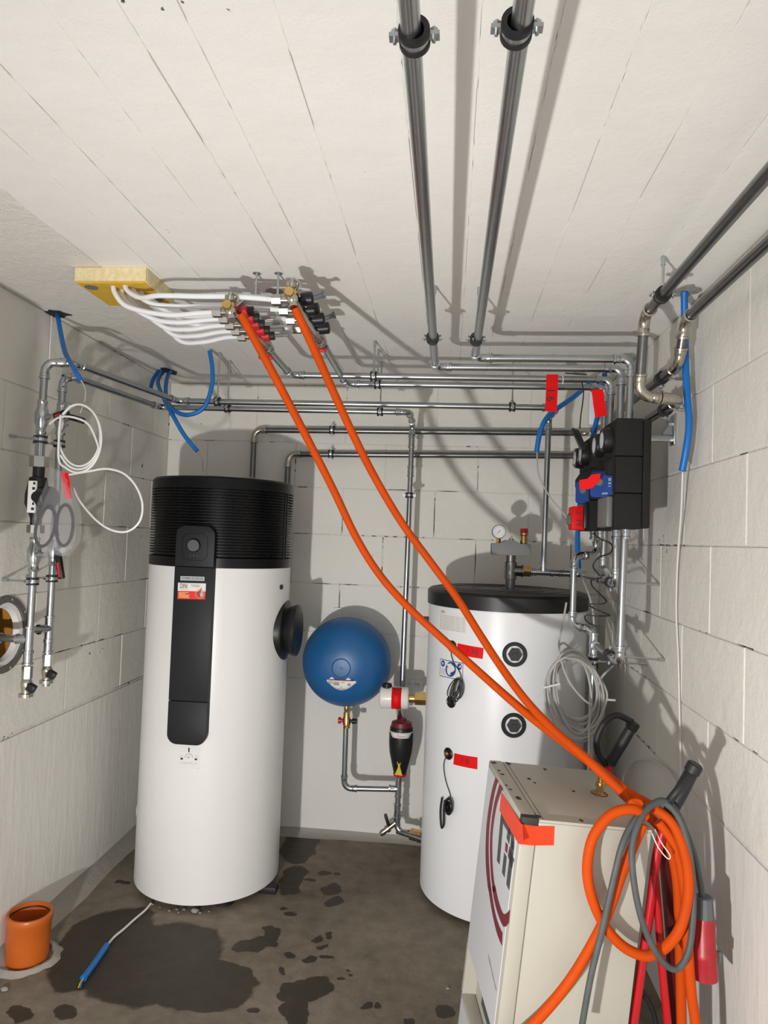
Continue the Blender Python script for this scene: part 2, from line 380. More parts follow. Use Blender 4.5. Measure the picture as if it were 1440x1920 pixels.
def wall_panel(name, lo, hi, m, label):
    o = struct(MB().box(lo, hi).build(name, m, smooth=0)); o['label'] = label; return o
wb = wall_panel('wall_back', (XL-.25, YB+G, 0), (XR+.25, YB+.25, ZC+.1), 'joint_paint', 'white painted block wall behind the tanks')
wr_ = wall_panel('wall_right', (XR+G, YF-.1, 0), (XR+.25, YB+.25, ZC+.1), 'joint_paint', 'white painted block wall on the right')
wf = struct(MB().box((XL-.25, YF-.12, 0), (-1.0, YF, ZC+.1)).box((.5, YF-.12, 0), (XR+.25, YF, ZC+.1)).box((-1.0, YF-.12, 2.1), (.5, YF, ZC+.1)).build('wall_front', 'wall_paint', smooth=0)); wf['label'] = 'plain white wall behind the viewer with an opening added for fill light'  # doorway opening added to let world light in as soft fill
# left wall has a core-drilled opening: build it as plates round a round hole
HC = V((XL, 2.545, 1.272)); HR = .135
def plate_with_hole(y0, y1, z0, z1, x0, x1, r=HR, k=32):
    mb = MB(); n = k
    for x in (x0, x1):
        for i in range(n):
            a = 2*math.pi*i/n; dy, dz = math.cos(a), math.sin(a); mb.v.append(V((x, HC.y+r*dy, HC.z+r*dz)))
        for i in range(n):
            a = 2*math.pi*i/n; dy, dz = math.cos(a), math.sin(a)
            t = min((y1-HC.y)/dy if dy > 1e-6 else (y0-HC.y)/dy if dy < -1e-6 else 9, (z1-HC.z)/dz if dz > 1e-6 else (z0-HC.z)/dz if dz < -1e-6 else 9)
            mb.v.append(V((x, HC.y+t*dy, HC.z+t*dz)))
    for i in range(n):
        j = (i+1) % n
        mb.f += [(i, j, n+j, n+i), (2*n+i, 3*n+i, 3*n+j, 2*n+j), (i, 2*n+i, 2*n+j, j), (n+i, n+j, 3*n+j, 3*n+i)]
    return mb
hy0, hy1, hz0, hz1 = 2.40, 2.70, 1.13, 1.42
mb = plate_with_hole(hy0, hy1, hz0, hz1, XL-.25, XL-G)
mb.box((XL-.25, YF-.1, 0), (XL-G, hy0, ZC+.1)).box((XL-.25, hy1, 0), (XL-G, YB+.25, ZC+.1)).box((XL-.25, hy0, 0), (XL-G, hy1, hz0)).box((XL-.25, hy0, hz1), (XL-G, hy1, ZC+.1))
wl = struct(mb.build('wall_left', 'joint_paint', smooth=0)); wl['label'] = 'white painted block wall on the left'
BLK = {}
def block_mesh(L_, H_, m):
    key = (round(L_, 3), round(H_, 3))
    if key in BLK: return BLK[key]
    mb = MB().box((-L_/2, 0, -H_/2), (L_/2, G+.004, H_/2)); me = bpy.data.meshes.new('block'); me.from_pydata(mb.v, [], mb.f)
    bm = bmesh.new(); bm.from_mesh(me); bmesh.ops.recalc_face_normals(bm, faces=bm.faces)
    bmesh.ops.bevel(bm, geom=[e for e in bm.edges if all(v.co.y < .001 for v in e.verts)], offset=.0035, segments=2, affect='EDGES', profile=.6)
    bm.to_mesh(me); bm.free(); me.materials.append(MATS[m]); BLK[key] = me; return me
def place_block(parent, pos, rz, L_, H_, m='wall_paint'):
    o = bpy.data.objects.new('block', block_mesh(L_-.0055, H_-.0055, m)); COL.objects.link(o); o.parent = parent; o.location = pos; o.rotation_euler = (0, 0, rz)
def courses(parent, lo, hi, offs, put):
    for k, (z0, z1) in enumerate(zip(ZS, ZS[1:])):
        o = offs[k % 2]; a = lo; js = []
        x = o-20*.53
        while x < hi:
            if x > lo+.06 and x < hi-.06: js.append(x)
            x += .53
        for a, b in zip([lo]+js, js+[hi]): put(parent, a, b, z0, z1)
jt = lambda: random.uniform(-.0012, .0012)
courses(wb, XL, XR, (-.375, -.085), lambda p, a, b, z0, z1: place_block(p, ((a+b)/2, YB+jt(), (z0+z1)/2), 0, b-a, z1-z0))
courses(wr_, .6, YB, (2.35, 2.61), lambda p, a, b, z0, z1: place_block(p, (XR+jt(), (a+b)/2, (z0+z1)/2), -math.pi/2, b-a, z1-z0))
def put_left(p, a, b, z0, z1):
    if z0 == 1.145 and b > hy0 and a < hy1:
        for a2, b2 in ((a, min(b, hy0)), (max(a, hy1), b)):
            if b2-a2 > .03: place_block(p, (XL+jt(), (a2+b2)/2, (z0+z1)/2), math.pi/2, b2-a2, z1-z0)
        return
    place_block(p, (XL+jt(), (a+b)/2, (z0+z1)/2), math.pi/2, b-a, z1-z0)
courses(wl, .9, YB, (3.0, 3.27), put_left)
plate_with_hole(hy0, hy1, 1.148, 1.417, XL-G-.002, XL).build('drilled_block', 'wall_paint', wl, smooth=0)
# open dark joints where the mortar is missing
def gap(p, ax, L_, parent, w_=.0035):
    p = V(p); n = {'b': V((0, -1, 0)), 'l': V((1, 0, 0)), 'r': V((-1, 0, 0))}[parent['side']]; d = V(ax).normalized(); s2 = n.cross(d).normalized(); k = 6; A_, B_ = [], []
    for i in range(k+1):
        q = p+d*(L_*(i/k-.5)); hw = w_*random.uniform(.25, .6)*(0.3 if i in (0, k) else 1); A_.append(q+s2*hw); B_.append(q-s2*hw)
    MB().prism(A_+B_[::-1], n*.0007).build('open_joint', 'hole_dark', parent, smooth=0)
wb['side'] = 'b'; wl['side'] = 'l'; wr_['side'] = 'r'
DB = G+.0004
for x0, y0, x1, y1 in ((719, 948, 719, 1004), (825, 880, 824, 918), (822, 1018, 820, 1072), (891, 935, 891, 1008), (390, 772, 389, 826), (714, 1110, 713, 1150), (1108, 1010, 1107, 1130), (382, 826, 402, 826), (725, 919, 765, 921), (550, 1001, 580, 1003), (640, 1091, 672, 1092), (585, 1088, 620, 1089), (820, 922, 860, 924), (505, 829, 512, 829), (860, 1010, 890, 1011), (567, 1178, 572, 1178), (860, 733, 895, 734), (925, 735, 945, 736)):
    a, b = PY(x0, y0, YB), PY(x1, y1, YB); dd = b-a
    if abs(dd.z) > abs(dd.x): c = (a+b)/2; row = -1; xo = -.375 if (sum(1 for z_ in ZS if z_ < c.z)-1) % 2 == 0 else -.085; xj = xo+.53*round((c.x-xo)/.53); gap((min(xj, XR-.004), YB+DB, c.z), (0, 0, 1), abs(dd.z), wb)
    else: c = (a+b)/2; zj = min(ZS, key=lambda z_: abs(z_-c.z)); gap((c.x, YB+(DB if zj < 2.5 else -.001), zj-(0 if zj < 2.5 else .008)), (1, 0, 0), abs(dd.x), wb)
for x0, x1, y in ((105, 135, 1224), (215, 232, 1190), (262, 282, 1086), (222, 236, 1003), (150, 158, 985), (232, 245, 790), (215, 270, 1290)):
    a, b = PX(x0, y, XL), PX(x1, y, XL); zj = min(ZS, key=lambda z_: abs(z_-a.z)); gap((XL-DB, (a.y+b.y)/2, zj), (0, 1, 0), abs(b.y-a.y), wl)
for x0, x1, y in ((1380, 1410, 1196), (1205, 1218, 1145), (1372, 1384, 1380), (1408, 1418, 1403), (1385, 1400, 838)):
    a, b = PX(x0, y, XR), PX(x1, y, XR); zj = min(ZS, key=lambda z_: abs(z_-a.z)); gap((XR+DB, (a.y+b.y)/2, zj), (0, 1, 0), abs(b.y-a.y), wr_)
# smooth plaster below the blocks
MB().box((XL, YB, .0), (XR, YB+G+.002, .868)).build('plaster_base', 'plaster_paint', wb, smooth=0)
MB().box((XR, YF, .0), (XR+G+.002, YB, .868)).build('plaster_base', 'plaster_paint', wr_, smooth=0)
MB().box((XL-G-.002, YF, .0), (XL+.004, YB, .862)).build('plaster_base', 'plaster_paint', wl, smooth=0)
# mortar cove at the foot of the walls
def cove(name, pts, inward, label, W=.07, Hh=.085):
    mb = MB(); n = 26
    P = [V(pts[0]).lerp(V(pts[1]), i/n) for i in range(n+1)]; k = 5; inw = V(inward)
    for p in P:
        w0 = W*random.uniform(.85, 1.25); h0 = Hh*random.uniform(.88, 1.1)
        for j in range(k): t = j/(k-1); a = t*math.pi/2; mb.v.append(p+inw*(w0*(1-math.sin(a)))+V((0, 0, h0*(1-math.cos(a)))))
    for i in range(n):
        for j in range(k-1): mb.f.append((i*k+j, (i+1)*k+j, (i+1)*k+j+1, i*k+j+1))
    o = struct(mb.build(name, 'floor_cove')); o['label'] = label
paint('floor_cove', (.36, .34, .305), rough=.9, fine=120, b1=.8, b2=.8, scale2=18)
cove('trim_1', ((XL, YF, 0), (XL, YB, 0)), (1, 0, 0), 'rough mortar fillet along the foot of the left wall')
cove('trim_2', ((XL, YB, 0), (XR, YB, 0)), (0, -1, 0), 'rough mortar fillet along the foot of the back wall', .06, .03)
# drilled opening with collar
op = thing('core_opening', 'round drilled wall opening with dark collar and orange-brown inside', 'wall opening', (XL, HC.y, HC.z))
MB().lathe(HC-V((.22, 0, 0)), (1, 0, 0), [(0, HR-.012), (.205, HR-.012), (.205, HR-.004), (0, HR-.004)], 32, (False, False)).build('sleeve', 'recess_brown', op)
MB().lathe(HC-V((.23, 0, 0)), (1, 0, 0), [(0, HR-.004), (.012, HR-.004)], 32).build('insulation', 'recess_brown', op)
mb = MB(); mb.lathe(HC-V((.002, 0, 0)), (1, 0, 0), [(0, HR-.012), (.007, HR-.012), (.008, HR+.012), (0, HR+.014)], 32, (False, False)); mb.build('collar', 'flange_grey', op)
mb = MB(); mb.lathe(HC-V((.03, 0, 0)), (1, 0, 0), [(0, HR-.035), (.022, HR-.03), (.026, HR-.012), (0, HR-.012)], 32, (False, False)); mb.build('inner_ring', 'paper', op)
for a in (35, 80, -35, -75, 0): p = HC+V((.006, (HR)*math.cos(math.radians(a)), HR*math.sin(math.radians(a)))); MB().cyl(p, p+V((.004, 0, 0)), .006, 8).build('screw', 'zinc', op)
# foot of left wall: dark scuff, pebbles

shade_box = thing('added_shade_box', 'added grey box out of view that shades the upper left wall', 'cabinet', (XL, 1.75, 1.476))  # cabinet-shaped box put in out of view to shade the upper left wall
MB().box((XL+.001, 1.50, 1.476), (-1.449, 2.0, 2.15)).build('casing', 'shade_box_grey', shade_box, bevel=.006); MB().box((-1.449, 1.515, 1.49), (-1.445, 1.985, 2.136)).build('door', 'shade_box_grey', shade_box, bevel=.001); MB().cyl((-1.446, 1.55, 1.8), (-1.43, 1.55, 1.8), .012, 14).build('lock', 'rubber', shade_box)

# ================================================================ big things
# ---- heat pump water heater
HX, HY, HRAD = -1.1306, 3.424, .345
hp = thing('heat_pump_water_heater', 'tall white cylindrical heat pump water heater with black louvred hood', 'water heater', (HX, HY, 0))
MB().lathe((HX, HY, 0), (0, 0, 1), [(.030, HRAD-.012), (.032, HRAD), (1.53, HRAD)], 96).build('body', 'enamel_white', hp)
for a in (35, 155, 275):
    a = math.radians(a-90); q = V((HX+.27*math.cos(a), HY+.27*math.sin(a), 0)); MB().lathe(q, (0, 0, 1), [(0, .05), (.012, .05), (.018, .03), (.032, .03)], 20).build('foot', 'rubber', hp)
q = PZ(505, 1677, 0); MB().box((q.x-.06, q.y-.0, 0), (q.x+.03, q.y+.06, .03)).build('pallet_foot', 'rubber', hp, bevel=.004)
prof = [(1.531, HRAD-.004), (1.531, HRAD+.001), (1.575, HRAD+.002)]
nf = 24; z = 1.58; st = (1.900-1.58)/nf
for i in range(nf): prof += [(z, HRAD-.020), (z+st*.38, HRAD-.020), (z+st*.45, HRAD+.001), (z+st*.92, HRAD+.001)]; z += st
prof += [(1.902, HRAD), (1.938, HRAD-.001), (1.948, HRAD-.010), (1.950, HRAD-.03)]
hood = MB().lathe((HX, HY, 0), (0, 0, 1), prof, 96).build('louvred_hood', 'hood_black', hp, smooth=40)
a0 = math.radians(-14)
for da in (-.02, .055):
    mb = MB()
    a = a0+da; ux_ = V((math.cos(a), math.sin(a), 0)); c = V((HX, HY, 0))+ux_*(HRAD-.003); ty = V((-ux_.y, ux_.x, 0))
    mb.prism([c-ty*.003+V((0, 0, 1.57)), c+ty*.003+V((0, 0, 1.57)), c+ty*.003+V((0, 0, 1.895)), c-ty*.003+V((0, 0, 1.895))], ux_*.006); mb.build('louvre_rib', 'hood_black', hood)
# crumpled foil left on the top
mb = MB(); n = 30
for i in range(n):
    t = i/(n-1); a = math.radians(-150+t*120); r1 = HRAD-.05+.02*math.sin(9*t)
    for rr, zz in ((r1, 1.951), (r1-.10, 1.953+.012*abs(math.sin(7*t+1)))): mb.v.append(V((HX+rr*math.cos(a), HY+rr*math.sin(a), zz)))
    if i: b = 2*i; mb.f.append((b-2, b, b+1, b-1))
mb.build('top_film', 'foil_sheet', hp)
# control strip (faces the room axis)
FY = 3.045; sw = .0895; zt, z1_, z2_, zb_ = 1.718, 1.534, .937, .746
def rr_poly(x0, x1, z0, z1, rt_=0, rb=0, Y=FY, k=8):
    P = []
    for (cx, cz, r, a) in ((x1-rb, z0+rb, rb, -90), (x1-rt_, z1-rt_, rt_, 0), (x0+rt_, z1-rt_, rt_, 90), (x0+rb, z0+rb, rb, 180)):
        if r == 0: P.append(V((cx, Y, cz)))
        else: P += [V((cx+r*math.cos(math.radians(a+90*i/k)), Y, cz+r*math.sin(math.radians(a+90*i/k)))) for i in range(k+1)]
    return P
dep = V((0, .075, 0))
MB().prism(rr_poly(HX-sw+.004, HX+sw-.004, zb_+.004, zt-.004, .05, .05, FY+.012), dep).build('strip_housing', 'panel_black', hp, bevel=.002)
disp = MB().prism(rr_poly(HX-sw, HX+sw, z1_+.0015, zt, .042, 0), V((0, .014, 0))).build('display_module', 'panel_black', hp, bevel=.002)
mid = MB().prism(rr_poly(HX-sw, HX+sw, z2_+.0015, z1_-.0015), V((0, .014, 0))).build('front_cover', 'panel_black', hp, bevel=.0015)
MB().prism(rr_poly(HX-sw, HX+sw, zb_, z2_-.0015, 0, .045), V((0, .014, 0))).build('lower_cover', 'panel_black', hp, bevel=.0015)
zc_ = (z1_+zt)/2
mb = MB(); mb.tube([p for p in rr_poly(HX-.058, HX+.058, zc_-.062, zc_+.058, .03, .03, FY-.0004)], .0011, 5, closed=True); mb.build('display_frame', 'hood_black', disp)
MB().lathe((HX-.004, FY, zc_+.004), (0, -1, 0), [(0, .030), (.010, .030), (.012, .027), (.012, .0)], 40, (True, False)).build('rotary_knob', 'hood_black', disp)
MB().lathe((HX-.004, FY-.010, zc_+.004), (0, -1, 0), [(0, .0265), (.0032, .026)], 40).build('knob_face', 'knob_metal', disp)
for dx in (-.016, 0, .016): MB().cyl((HX-.004+dx, FY+.001, zc_-.042), (HX-.004+dx, FY-.0008, zc_-.042), .0022, 8).build('indicator', 'grey_plastic', disp)
NF = V((0, -1, 0)); PF = V((HX, FY, 1.2))
flat_poly([(338.5, 1080), (383.5, 1081.5), (383.3, 1089.3), (338.2, 1088.2)], PF, NF, 'logo_plate', 'silver_print', mid, .0008)
c = PP(361, 1084.7, PF, NF); lettering('STIEBEL ELTRON', c, (1, 0, 0), (0, 0, 1), .0132, 'ink', mid, lift=.0014, name='logo_lettering')
st_ = flat_poly([(334, 1092.5), (386.2, 1094), (385, 1124), (332.8, 1123)], PF, NF, 'sticker', 'paper', mid, .0008)
flat_poly([(333.4, 1107.8), (385.6, 1109), (385, 1124), (332.8, 1123)], PF, NF, 'sticker_band', 'sticker_red', st_, .0013)
lettering('DINI', PP(344.5, 1099, PF, NF), (1, 0, 0), (0, 0, 1), .031, 'ink', st_, lift=.0018, xs=.56)
lettering('Ihr Haustechniker\nin Ihrer Region', PP(367, 1098.2, PF, NF), (1, 0, 0), (0, 0, 1), .0062, 'ink', st_, lift=.0018)
lettering('HAUSTECHNIK GMBH', PP(345.5, 1105.2, PF, NF), (1, 0, 0), (0, 0, 1), .0040, 'ink_grey', st_, lift=.0018)
for i in range(5): p = PP(335.4, 1110.6+2.3*i, PF, NF); wd = (.045, .032, .05, .046, .05)[i]; MB().box((p.x, p.y-.0018, p.z-.0014), (p.x+wd, p.y, p.z+.0014)).build('print_line', 'sticker_yellow', st_)
fc = PP(374.8, 1113.5, PF, NF)
mb = MB(); mb.torus(fc-V((0, .0016, 0)), (0, 1, 0), .0195, .0013, 32, 4); mb.build('ring_print', 'sticker_yellow', st_)
MB().prism([fc+V((x*.001, -.0019, z*.001)) for x, z in ((2, -18), (-9, -14), (-13, -4), (-11, 6), (-5, 14), (2, 21), (6, 31), (8, 18), (1, 6), (-2, -2), (3, -9))], (0, .0006, 0)).build('flame_print', 'flame_red', st_, smooth=0)
MB().prism([fc+V((x*.001, -.0019, z*.001)) for x, z in ((6, -13), (2, -8), (2, 0), (6, 9), (9, 15), (12, 9), (15, 0), (14, -8), (10, -13))], (0, .0006, 0)).build('drop_print', 'drop_cyan', st_, smooth=0)
# instruction sticker under the strip
stk = curved_patch(HX, HY, HRAD, [(335, 1398), (376.5, 1399.5), (374.5, 1441.5), (333, 1441)], .0007, 'instruction_sticker', 'paper', hp)
def hpt(txt, x, y, size, m='ink'):
    p, n = PC(x, y, HX, HY, HRAD); t = V((-n.y, n.x, 0)); return lettering(txt, p, t, (0, 0, 1), size, m, stk, lift=.0012, cyl=(HX, HY, HRAD))
def hp_poly(pts, m='ink', name='pictogram'):
    P = []; 
    for x, y in pts: p, n = PC(x, y, HX, HY, HRAD+.0012); P.append(p)
    n = PC(pts[0][0], pts[0][1], HX, HY, HRAD)[1]; MB().prism(P, -n*.0006).build(name, m, stk, smooth=0)
hp_poly([(352.9, 1410.3), (355.3, 1410.3), (355.4, 1404.5), (356.4, 1404.5), (354.3, 1401.3), (352, 1404.3), (353, 1404.5)])
hp_poly([(338, 1421), (343, 1421), (343, 1423.5), (340.6, 1424.8), (338.2, 1423.5)]); hp_poly([(364.5, 1422), (370, 1422.5), (369.5, 1425), (367.2, 1426), (365, 1424.6)])
for cx_, cy_ in ((340.5, 1420.5), (368.5, 1421.5)):
    P = [PC(cx_+2.3*math.cos(math.radians(a)), cy_-4.5*math.sin(math.radians(a)), HX, HY, HRAD+.001)[0] for a in range(0, 181, 20)]; MB().tube(P, .0006, 4).build('pictogram', 'ink_grey', stk)
P = [PC(354+7*math.cos(math.radians(a)), 1420.5-7*math.sin(math.radians(a)), HX, HY, HRAD+.001)[0] for a in range(0, 181, 15)]; MB().tube(P, .0007, 4).build('pictogram', 'ink', stk)
hpt('90°', 354, 1420.3, .0105); hpt('W x PZ2 / PH2 / SL3', 354, 1431, .0086, 'ink_grey'); hpt('346793', 370.5, 1441, .004, 'ink_grey')
# round black side cover
ca = math.radians(1); cn = V((math.cos(ca), math.sin(ca), 0)); cc = V((HX, HY, 1.222))+cn*(HRAD-.06)
MB().lathe(cc, cn, [(0, .148), (.052, .150), (.060, .146), (.066, .118), (.070, .112), (.095, .122), (.108, .127), (.117, .124), (.122, .112), (.124, .0)], 56, (True, False)).build('round_side_cover', 'black_plastic', hp)
MB().cyl(V((HX, HY, 1.44))+V((math.cos(-.28), math.sin(-.28), 0))*(HRAD-.004), V((HX, HY, 1.44))+V((math.cos(-.28), math.sin(-.28), 0))*(HRAD+.006), .012, 16).build('cover_plug', 'black_plastic', hp)
bp = PC(254.5, 1580, HX, HY, HRAD+.004)[0]
MB().sphere(V((HX-.335, HY-.06, .32)), .03, 16, 8, (.5, 1, 1.6)).build('side_boss', 'enamel_white', hp)

# ---- buffer tank
BX, BY, BR = .2946, 3.5023, .3815
bt = thing('buffer_tank', 'white cylindrical buffer tank with black lid in the right corner', 'tank', (BX, BY, 0))
MB().lathe((BX, BY, 0), (0, 0, 1), [(.028, BR-.012), (.03, BR), (1.40, BR)], 96).build('body', 'foil_white', bt)
MB().lathe((BX, BY, 0), (0, 0, 1), [(0, .30), (.028, .30)], 48).build('base_ring', 'rubber', bt)
lid = MB().lathe((BX, BY, 0), (0, 0, 1), [(1.386, BR-.004), (1.386, BR+.007), (1.448, BR+.008), (1.461, BR-.004), (1.462, BR-.02)], 96).build('lid', 'black_plastic', bt)
MB().lathe((BX, BY, 0), (0, 0, 1), [(1.4618, BR-.012), (1.4635, BR-.014), (1.4635, .0)], 96, (False, False)).build('lid_top', 'lid_top', lid)
for R_ in (.345, .265, .18):
    mb = MB()
    if R_ > .3: mb.torus((BX, BY, 1.4635), (0, 0, 1), R_, .0035, 72, 6)
    else:
        for s0 in (20, 200):
            mb.tube([(BX+R_*math.cos(math.radians(s0+i*10)), BY+R_*math.sin(math.radians(s0+i*10)), 1.4635) for i in range(15)], .0035, 6)
    mb.build('lid_groove', 'black_plastic', lid)
def on_bt(x, y, lift=0): return PC(x, y, BX, BY, BR+lift)
for x, y in ((965, 1227), (963, 1360)):
    p, n = on_bt(x, y); pl = MB().lathe(p-n*.015, n, [(0, .052), (.017, .054), (.022, .05), (.022, .038), (.012, .036), (.012, 0)], 40, (True, False)).build('screw_plug', 'black_plastic', bt)
    MB().lathe(p-n*.005, n, [(0, .030), (.020, .030), (.022, .027), (.022, 0)], 6, (True, False)).build('hex_head', 'hex_grey', pl, smooth=0)
    b_ = n*.018; t = V((-n.y, n.x, 0)); MB().box((-.009, -.009, 0), (.009, .009, .009), Matrix.Translation(p+n*.014) @ n.to_track_quat('Z', 'Y').to_matrix().to_4x4()).build('square_key', 'hex_grey', pl, smooth=0)
for x, y in ((848, 1212), (846, 1316), (841, 1413), (840, 1512)):
    p, n = on_bt(x, y); pl = MB().lathe(p-n*.008, n, [(0, .026), (.011, .027), (.015, .022), (.009, .014), (.009, 0)], 28, (True, False)).build('sensor_port', 'black_plastic', bt)
    MB().lathe(p, n, [(0, .010), (.012, .010), (.014, .006), (.014, 0)], 14, (True, False)).build('port_bush', 'brass' if y == 1413 else 'black_plastic', pl)
for quad, tx, c, nm in (([(858, 1206), (907, 1215), (905, 1235.5), (857, 1227)], '1.10', (885, 1221), 'red_label'), ([(852, 1412), (895.5, 1420), (895, 1442.5), (850, 1433)], '1.9', (871, 1427), 'red_label')):
    tp = curved_patch(BX, BY, BR, quad, .0009, nm, 'red_tape', bt); tp['label'] = 'red tape label with handwritten number'
    p, n = on_bt(*c); t = V((-n.y, n.x, 0)); lettering(tx, p, (t-V((0, 0, .17))).normalized(), (t*.17+V((0, 0, 1))).normalized(), .036, 'ink', tp, lift=.0015, cyl=(BX, BY, BR), name='handwriting')
ts = curved_patch(BX, BY, BR, [(824.5, 1143), (874, 1151), (874.5, 1187), (823, 1179)], .0006, 'data_sticker', 'paper', bt)
p, n = on_bt(831, 1146.5); t = V((-n.y, n.x, 0)); lettering('sbn', p, t, (0, 0, 1), .022, 'flame_red', ts, lift=.0012, cyl=(BX, BY, BR))
for i in range(9):
    yy = 1152+i*3.2
    curved_patch(BX, BY, BR, [(826, yy), (872, yy+7), (872, yy+7.8), (826, yy+.8)], .0010, 'print_line', 'ink_grey', ts, 4)
sg = curved_patch(BX, BY, BR, [(825.5, 1234.5), (868.5, 1243), (868, 1276), (824.5, 1267)], .0006, 'instruction_sign', 'sign_blue', bt)
curved_patch(BX, BY, BR, [(826.3, 1235.8), (867.7, 1244.2), (867.2, 1274.7), (825.3, 1265.8)], .0010, 'sign_face', 'paper', sg)
def bt_disc(x, y, rx, ry, m, lift=.0014, k=20, name='pictogram'):
    P = [on_bt(x+rx*math.cos(2*math.pi*i/k), y+ry*math.sin(2*math.pi*i/k), lift)[0] for i in range(k)]
    n = on_bt(x, y)[1]; MB().prism(P, -n*.0008).build(name, m, sg, smooth=0)
def bt_poly(pts, m, lift=.002, name='pictogram'):
    P = [on_bt(x, y, lift)[0] for x, y in pts]; n = on_bt(*pts[0])[1]; MB().prism(P, -n*.0008).build(name, m, sg, smooth=0)
bt_disc(845, 1255, 9.8, 14.3, 'sign_blue'); bt_disc(830.5, 1244, 3.5, 6, 'sign_blue'); bt_disc(861.5, 1250, 4.2, 6.2, 'sign_blue')
bt_disc(840.3, 1247, 2.2, 2.8, 'paper', .002); bt_poly([(838, 1251), (842.5, 1252.5), (846, 1250), (849, 1250.5), (852.7, 1256), (848, 1260), (844, 1261), (841.5, 1266), (838.5, 1261)], 'paper'); bt_poly([(859, 1251), (864, 1247), (864, 1252)], 'paper', .002); bt_poly([(829, 1241), (832, 1243), (829.5, 1247)], 'paper', .002)
for i in range(6): curved_patch(BX, BY, BR, [(826.8, 1252+2*i), (835, 1253.6+2*i), (835, 1254.2+2*i), (826.8, 1252.6+2*i)], .0013, 'print_line', 'ink_grey', sg, 2)
p = V((BX-BR-.012, BY-.03, 1.285)); MB().box(p-V((.012, .01, .02)), p+V((.02, .01, .03))).build('side_plug', 'black_plastic', bt, bevel=.003)
MB().cyl(V((BX-.9*BR, BY+.43*BR, .37)), V((BX-.9*BR-.012, BY+.43*BR+.004, .37)), .045, 24).build('rubber_gasket', 'rubber', bt)
q, n = on_bt(1000, 1330)

# ---- blue expansion vessel
EX, EY, EZ = -.524, 3.75, 1.026
ev = thing('expansion_vessel', 'round blue expansion vessel on the back wall between the tanks', 'expansion tank', (EX, 3.99, EZ))
prof = [(-.19, .05)]
for i in range(25):
    a = math.radians(-62+152*i/24); prof.append((.185*math.sin(a)+0, .237*math.cos(a)**.8 if math.cos(a) > 0 else 0))
prof = [(h, r) for h, r in prof if r > .035 or h < 0]
MB().lathe((EX, EY, EZ), (0, -1, -.02), prof, 72).build('shell', 'blue_enamel', ev)
MB().lathe((EX-.002, EY, EZ), (0, -1, -.02), [(.160, .06), (.1815, .051), (.1850, .048), (.1835, .044), (.180, .0)], 48, (True, False)).build('valve_cap', 'blue_dark', ev)
MB().torus((EX-.002, EY-.184, EZ-.004), (0, -1, 0), .048, .0028, 40, 6).build('cap_rim', 'blue_enamel', ev)
MB().lathe((EX-.002, EY, EZ-.003), (0, -1, -.02), [(.178, .012), (.186, .011), (.186, .005), (.182, 0)], 20, (True, False)).build('valve_stem', 'blue_enamel', ev)
MB().torus((EX, EY-.012, EZ), (0, -1, -.02), .2355, .003, 72, 6).build('seam', 'blue_enamel', ev)
def on_ev(dx, dz, lift):
    rho = math.hypot(dx, dz); s_ = max(0, 1-(rho/.237)**2.5); return V((EX+dx, EY-.185*math.sqrt(max(0, 1-(rho/.237)**2.5))-lift, EZ+dz-.004))
def ev_patch(out, lift, name, m, par):
    mb = MB(); k = 12; rows = []
    for i in range(k+1):
        t = i/k; x = out[0]+(out[1]-out[0])*t; z0, z1 = out[2](t), out[3](t)
        for j in range(4): mb.v.append(on_ev(x, z0+(z1-z0)*j/3, lift))
    for i in range(k):
        for j in range(3): mb.f.append((4*i+j, 4*i+j+1, 4*i+j+5, 4*i+j+4))
    o = mb.build(name, m, par); md = o.modifiers.new('s', 'SOLIDIFY'); md.thickness = .001; md.offset = -1; return o
lb = ev_patch((-.075, .078, lambda t: -.062-.052*math.sin(math.pi*min(max(t, .04), .96))**.75, lambda t: -.062), .004, 'label_plate', 'paper', ev)
ev_patch((-.058, .062, lambda t: -.063, lambda t: -.0565), .0042, 'label_band', 'maroon', lb)
for x0 in (-.048, .038): ev_patch((x0-.014, x0+.014, lambda t: -.058, lambda t: -.058+.011*math.sin(math.pi*t)), .0044, 'label_tab', 'paper', lb)
for x0, x1, zz, hh in ((-.066, -.042, -.07, .004), (-.066, -.04, -.08, .006), (-.038, -.008, -.088, .018), (0, .02, -.074, .004), (-.004, .008, -.097, .003), (-.02, .022, -.108, .003), (.034, .050, -.088, .014)):
    ev_patch((x0, x1, lambda t: zz, lambda t: zz+hh), .0052, 'label_print', 'ink_grey', lb)
mb = MB(); mb.box((EX-.05, 3.90, EZ+.0), (EX+.05, 4.0, EZ+.06)); mb.box((EX-.12, 3.985, EZ+.12), (EX-.07, 4.0, EZ+.26)); mb.build('wall_bracket', 'paper', ev)

# ================================================================ pipes
def elbow_mesh(p, d0, d1, r, R, sleeve=True):
    """press elbow at corner p between incoming direction d0 and outgoing d1"""
    d0, d1 = V(d0).normalized(), V(d1).normalized(); ang = d0.angle(d1); T = R*math.tan(ang/2); ax = d0.cross(d1).normalized()
    c = p-d0*T+ax.cross(d0)*R if False else p-d0*T + (d1-d0*d0.dot(d1)).normalized()*R
    a0 = p-d0*T; n = 9; pts = []
    for i in range(n+1): pts.append(c+Matrix.Rotation(ang*i/n, 3, ax) @ (a0-c))
    mb = MB(); S = .026
    mb.tube([pts[0]-d0*S]+pts+[pts[-1]+d1*S], r*1.10, 16)
    for q, d in ((pts[0], -d0), (pts[-1], d1)):
        mb.lathe(q+d*.004, d, [(0, r*1.1), (.003, r*1.2), (S-.010, r*1.2), (S-.008, r*1.38), (S-.001, r*1.38), (S, r*1.15)], 18, (False, False))
    return mb, T+S
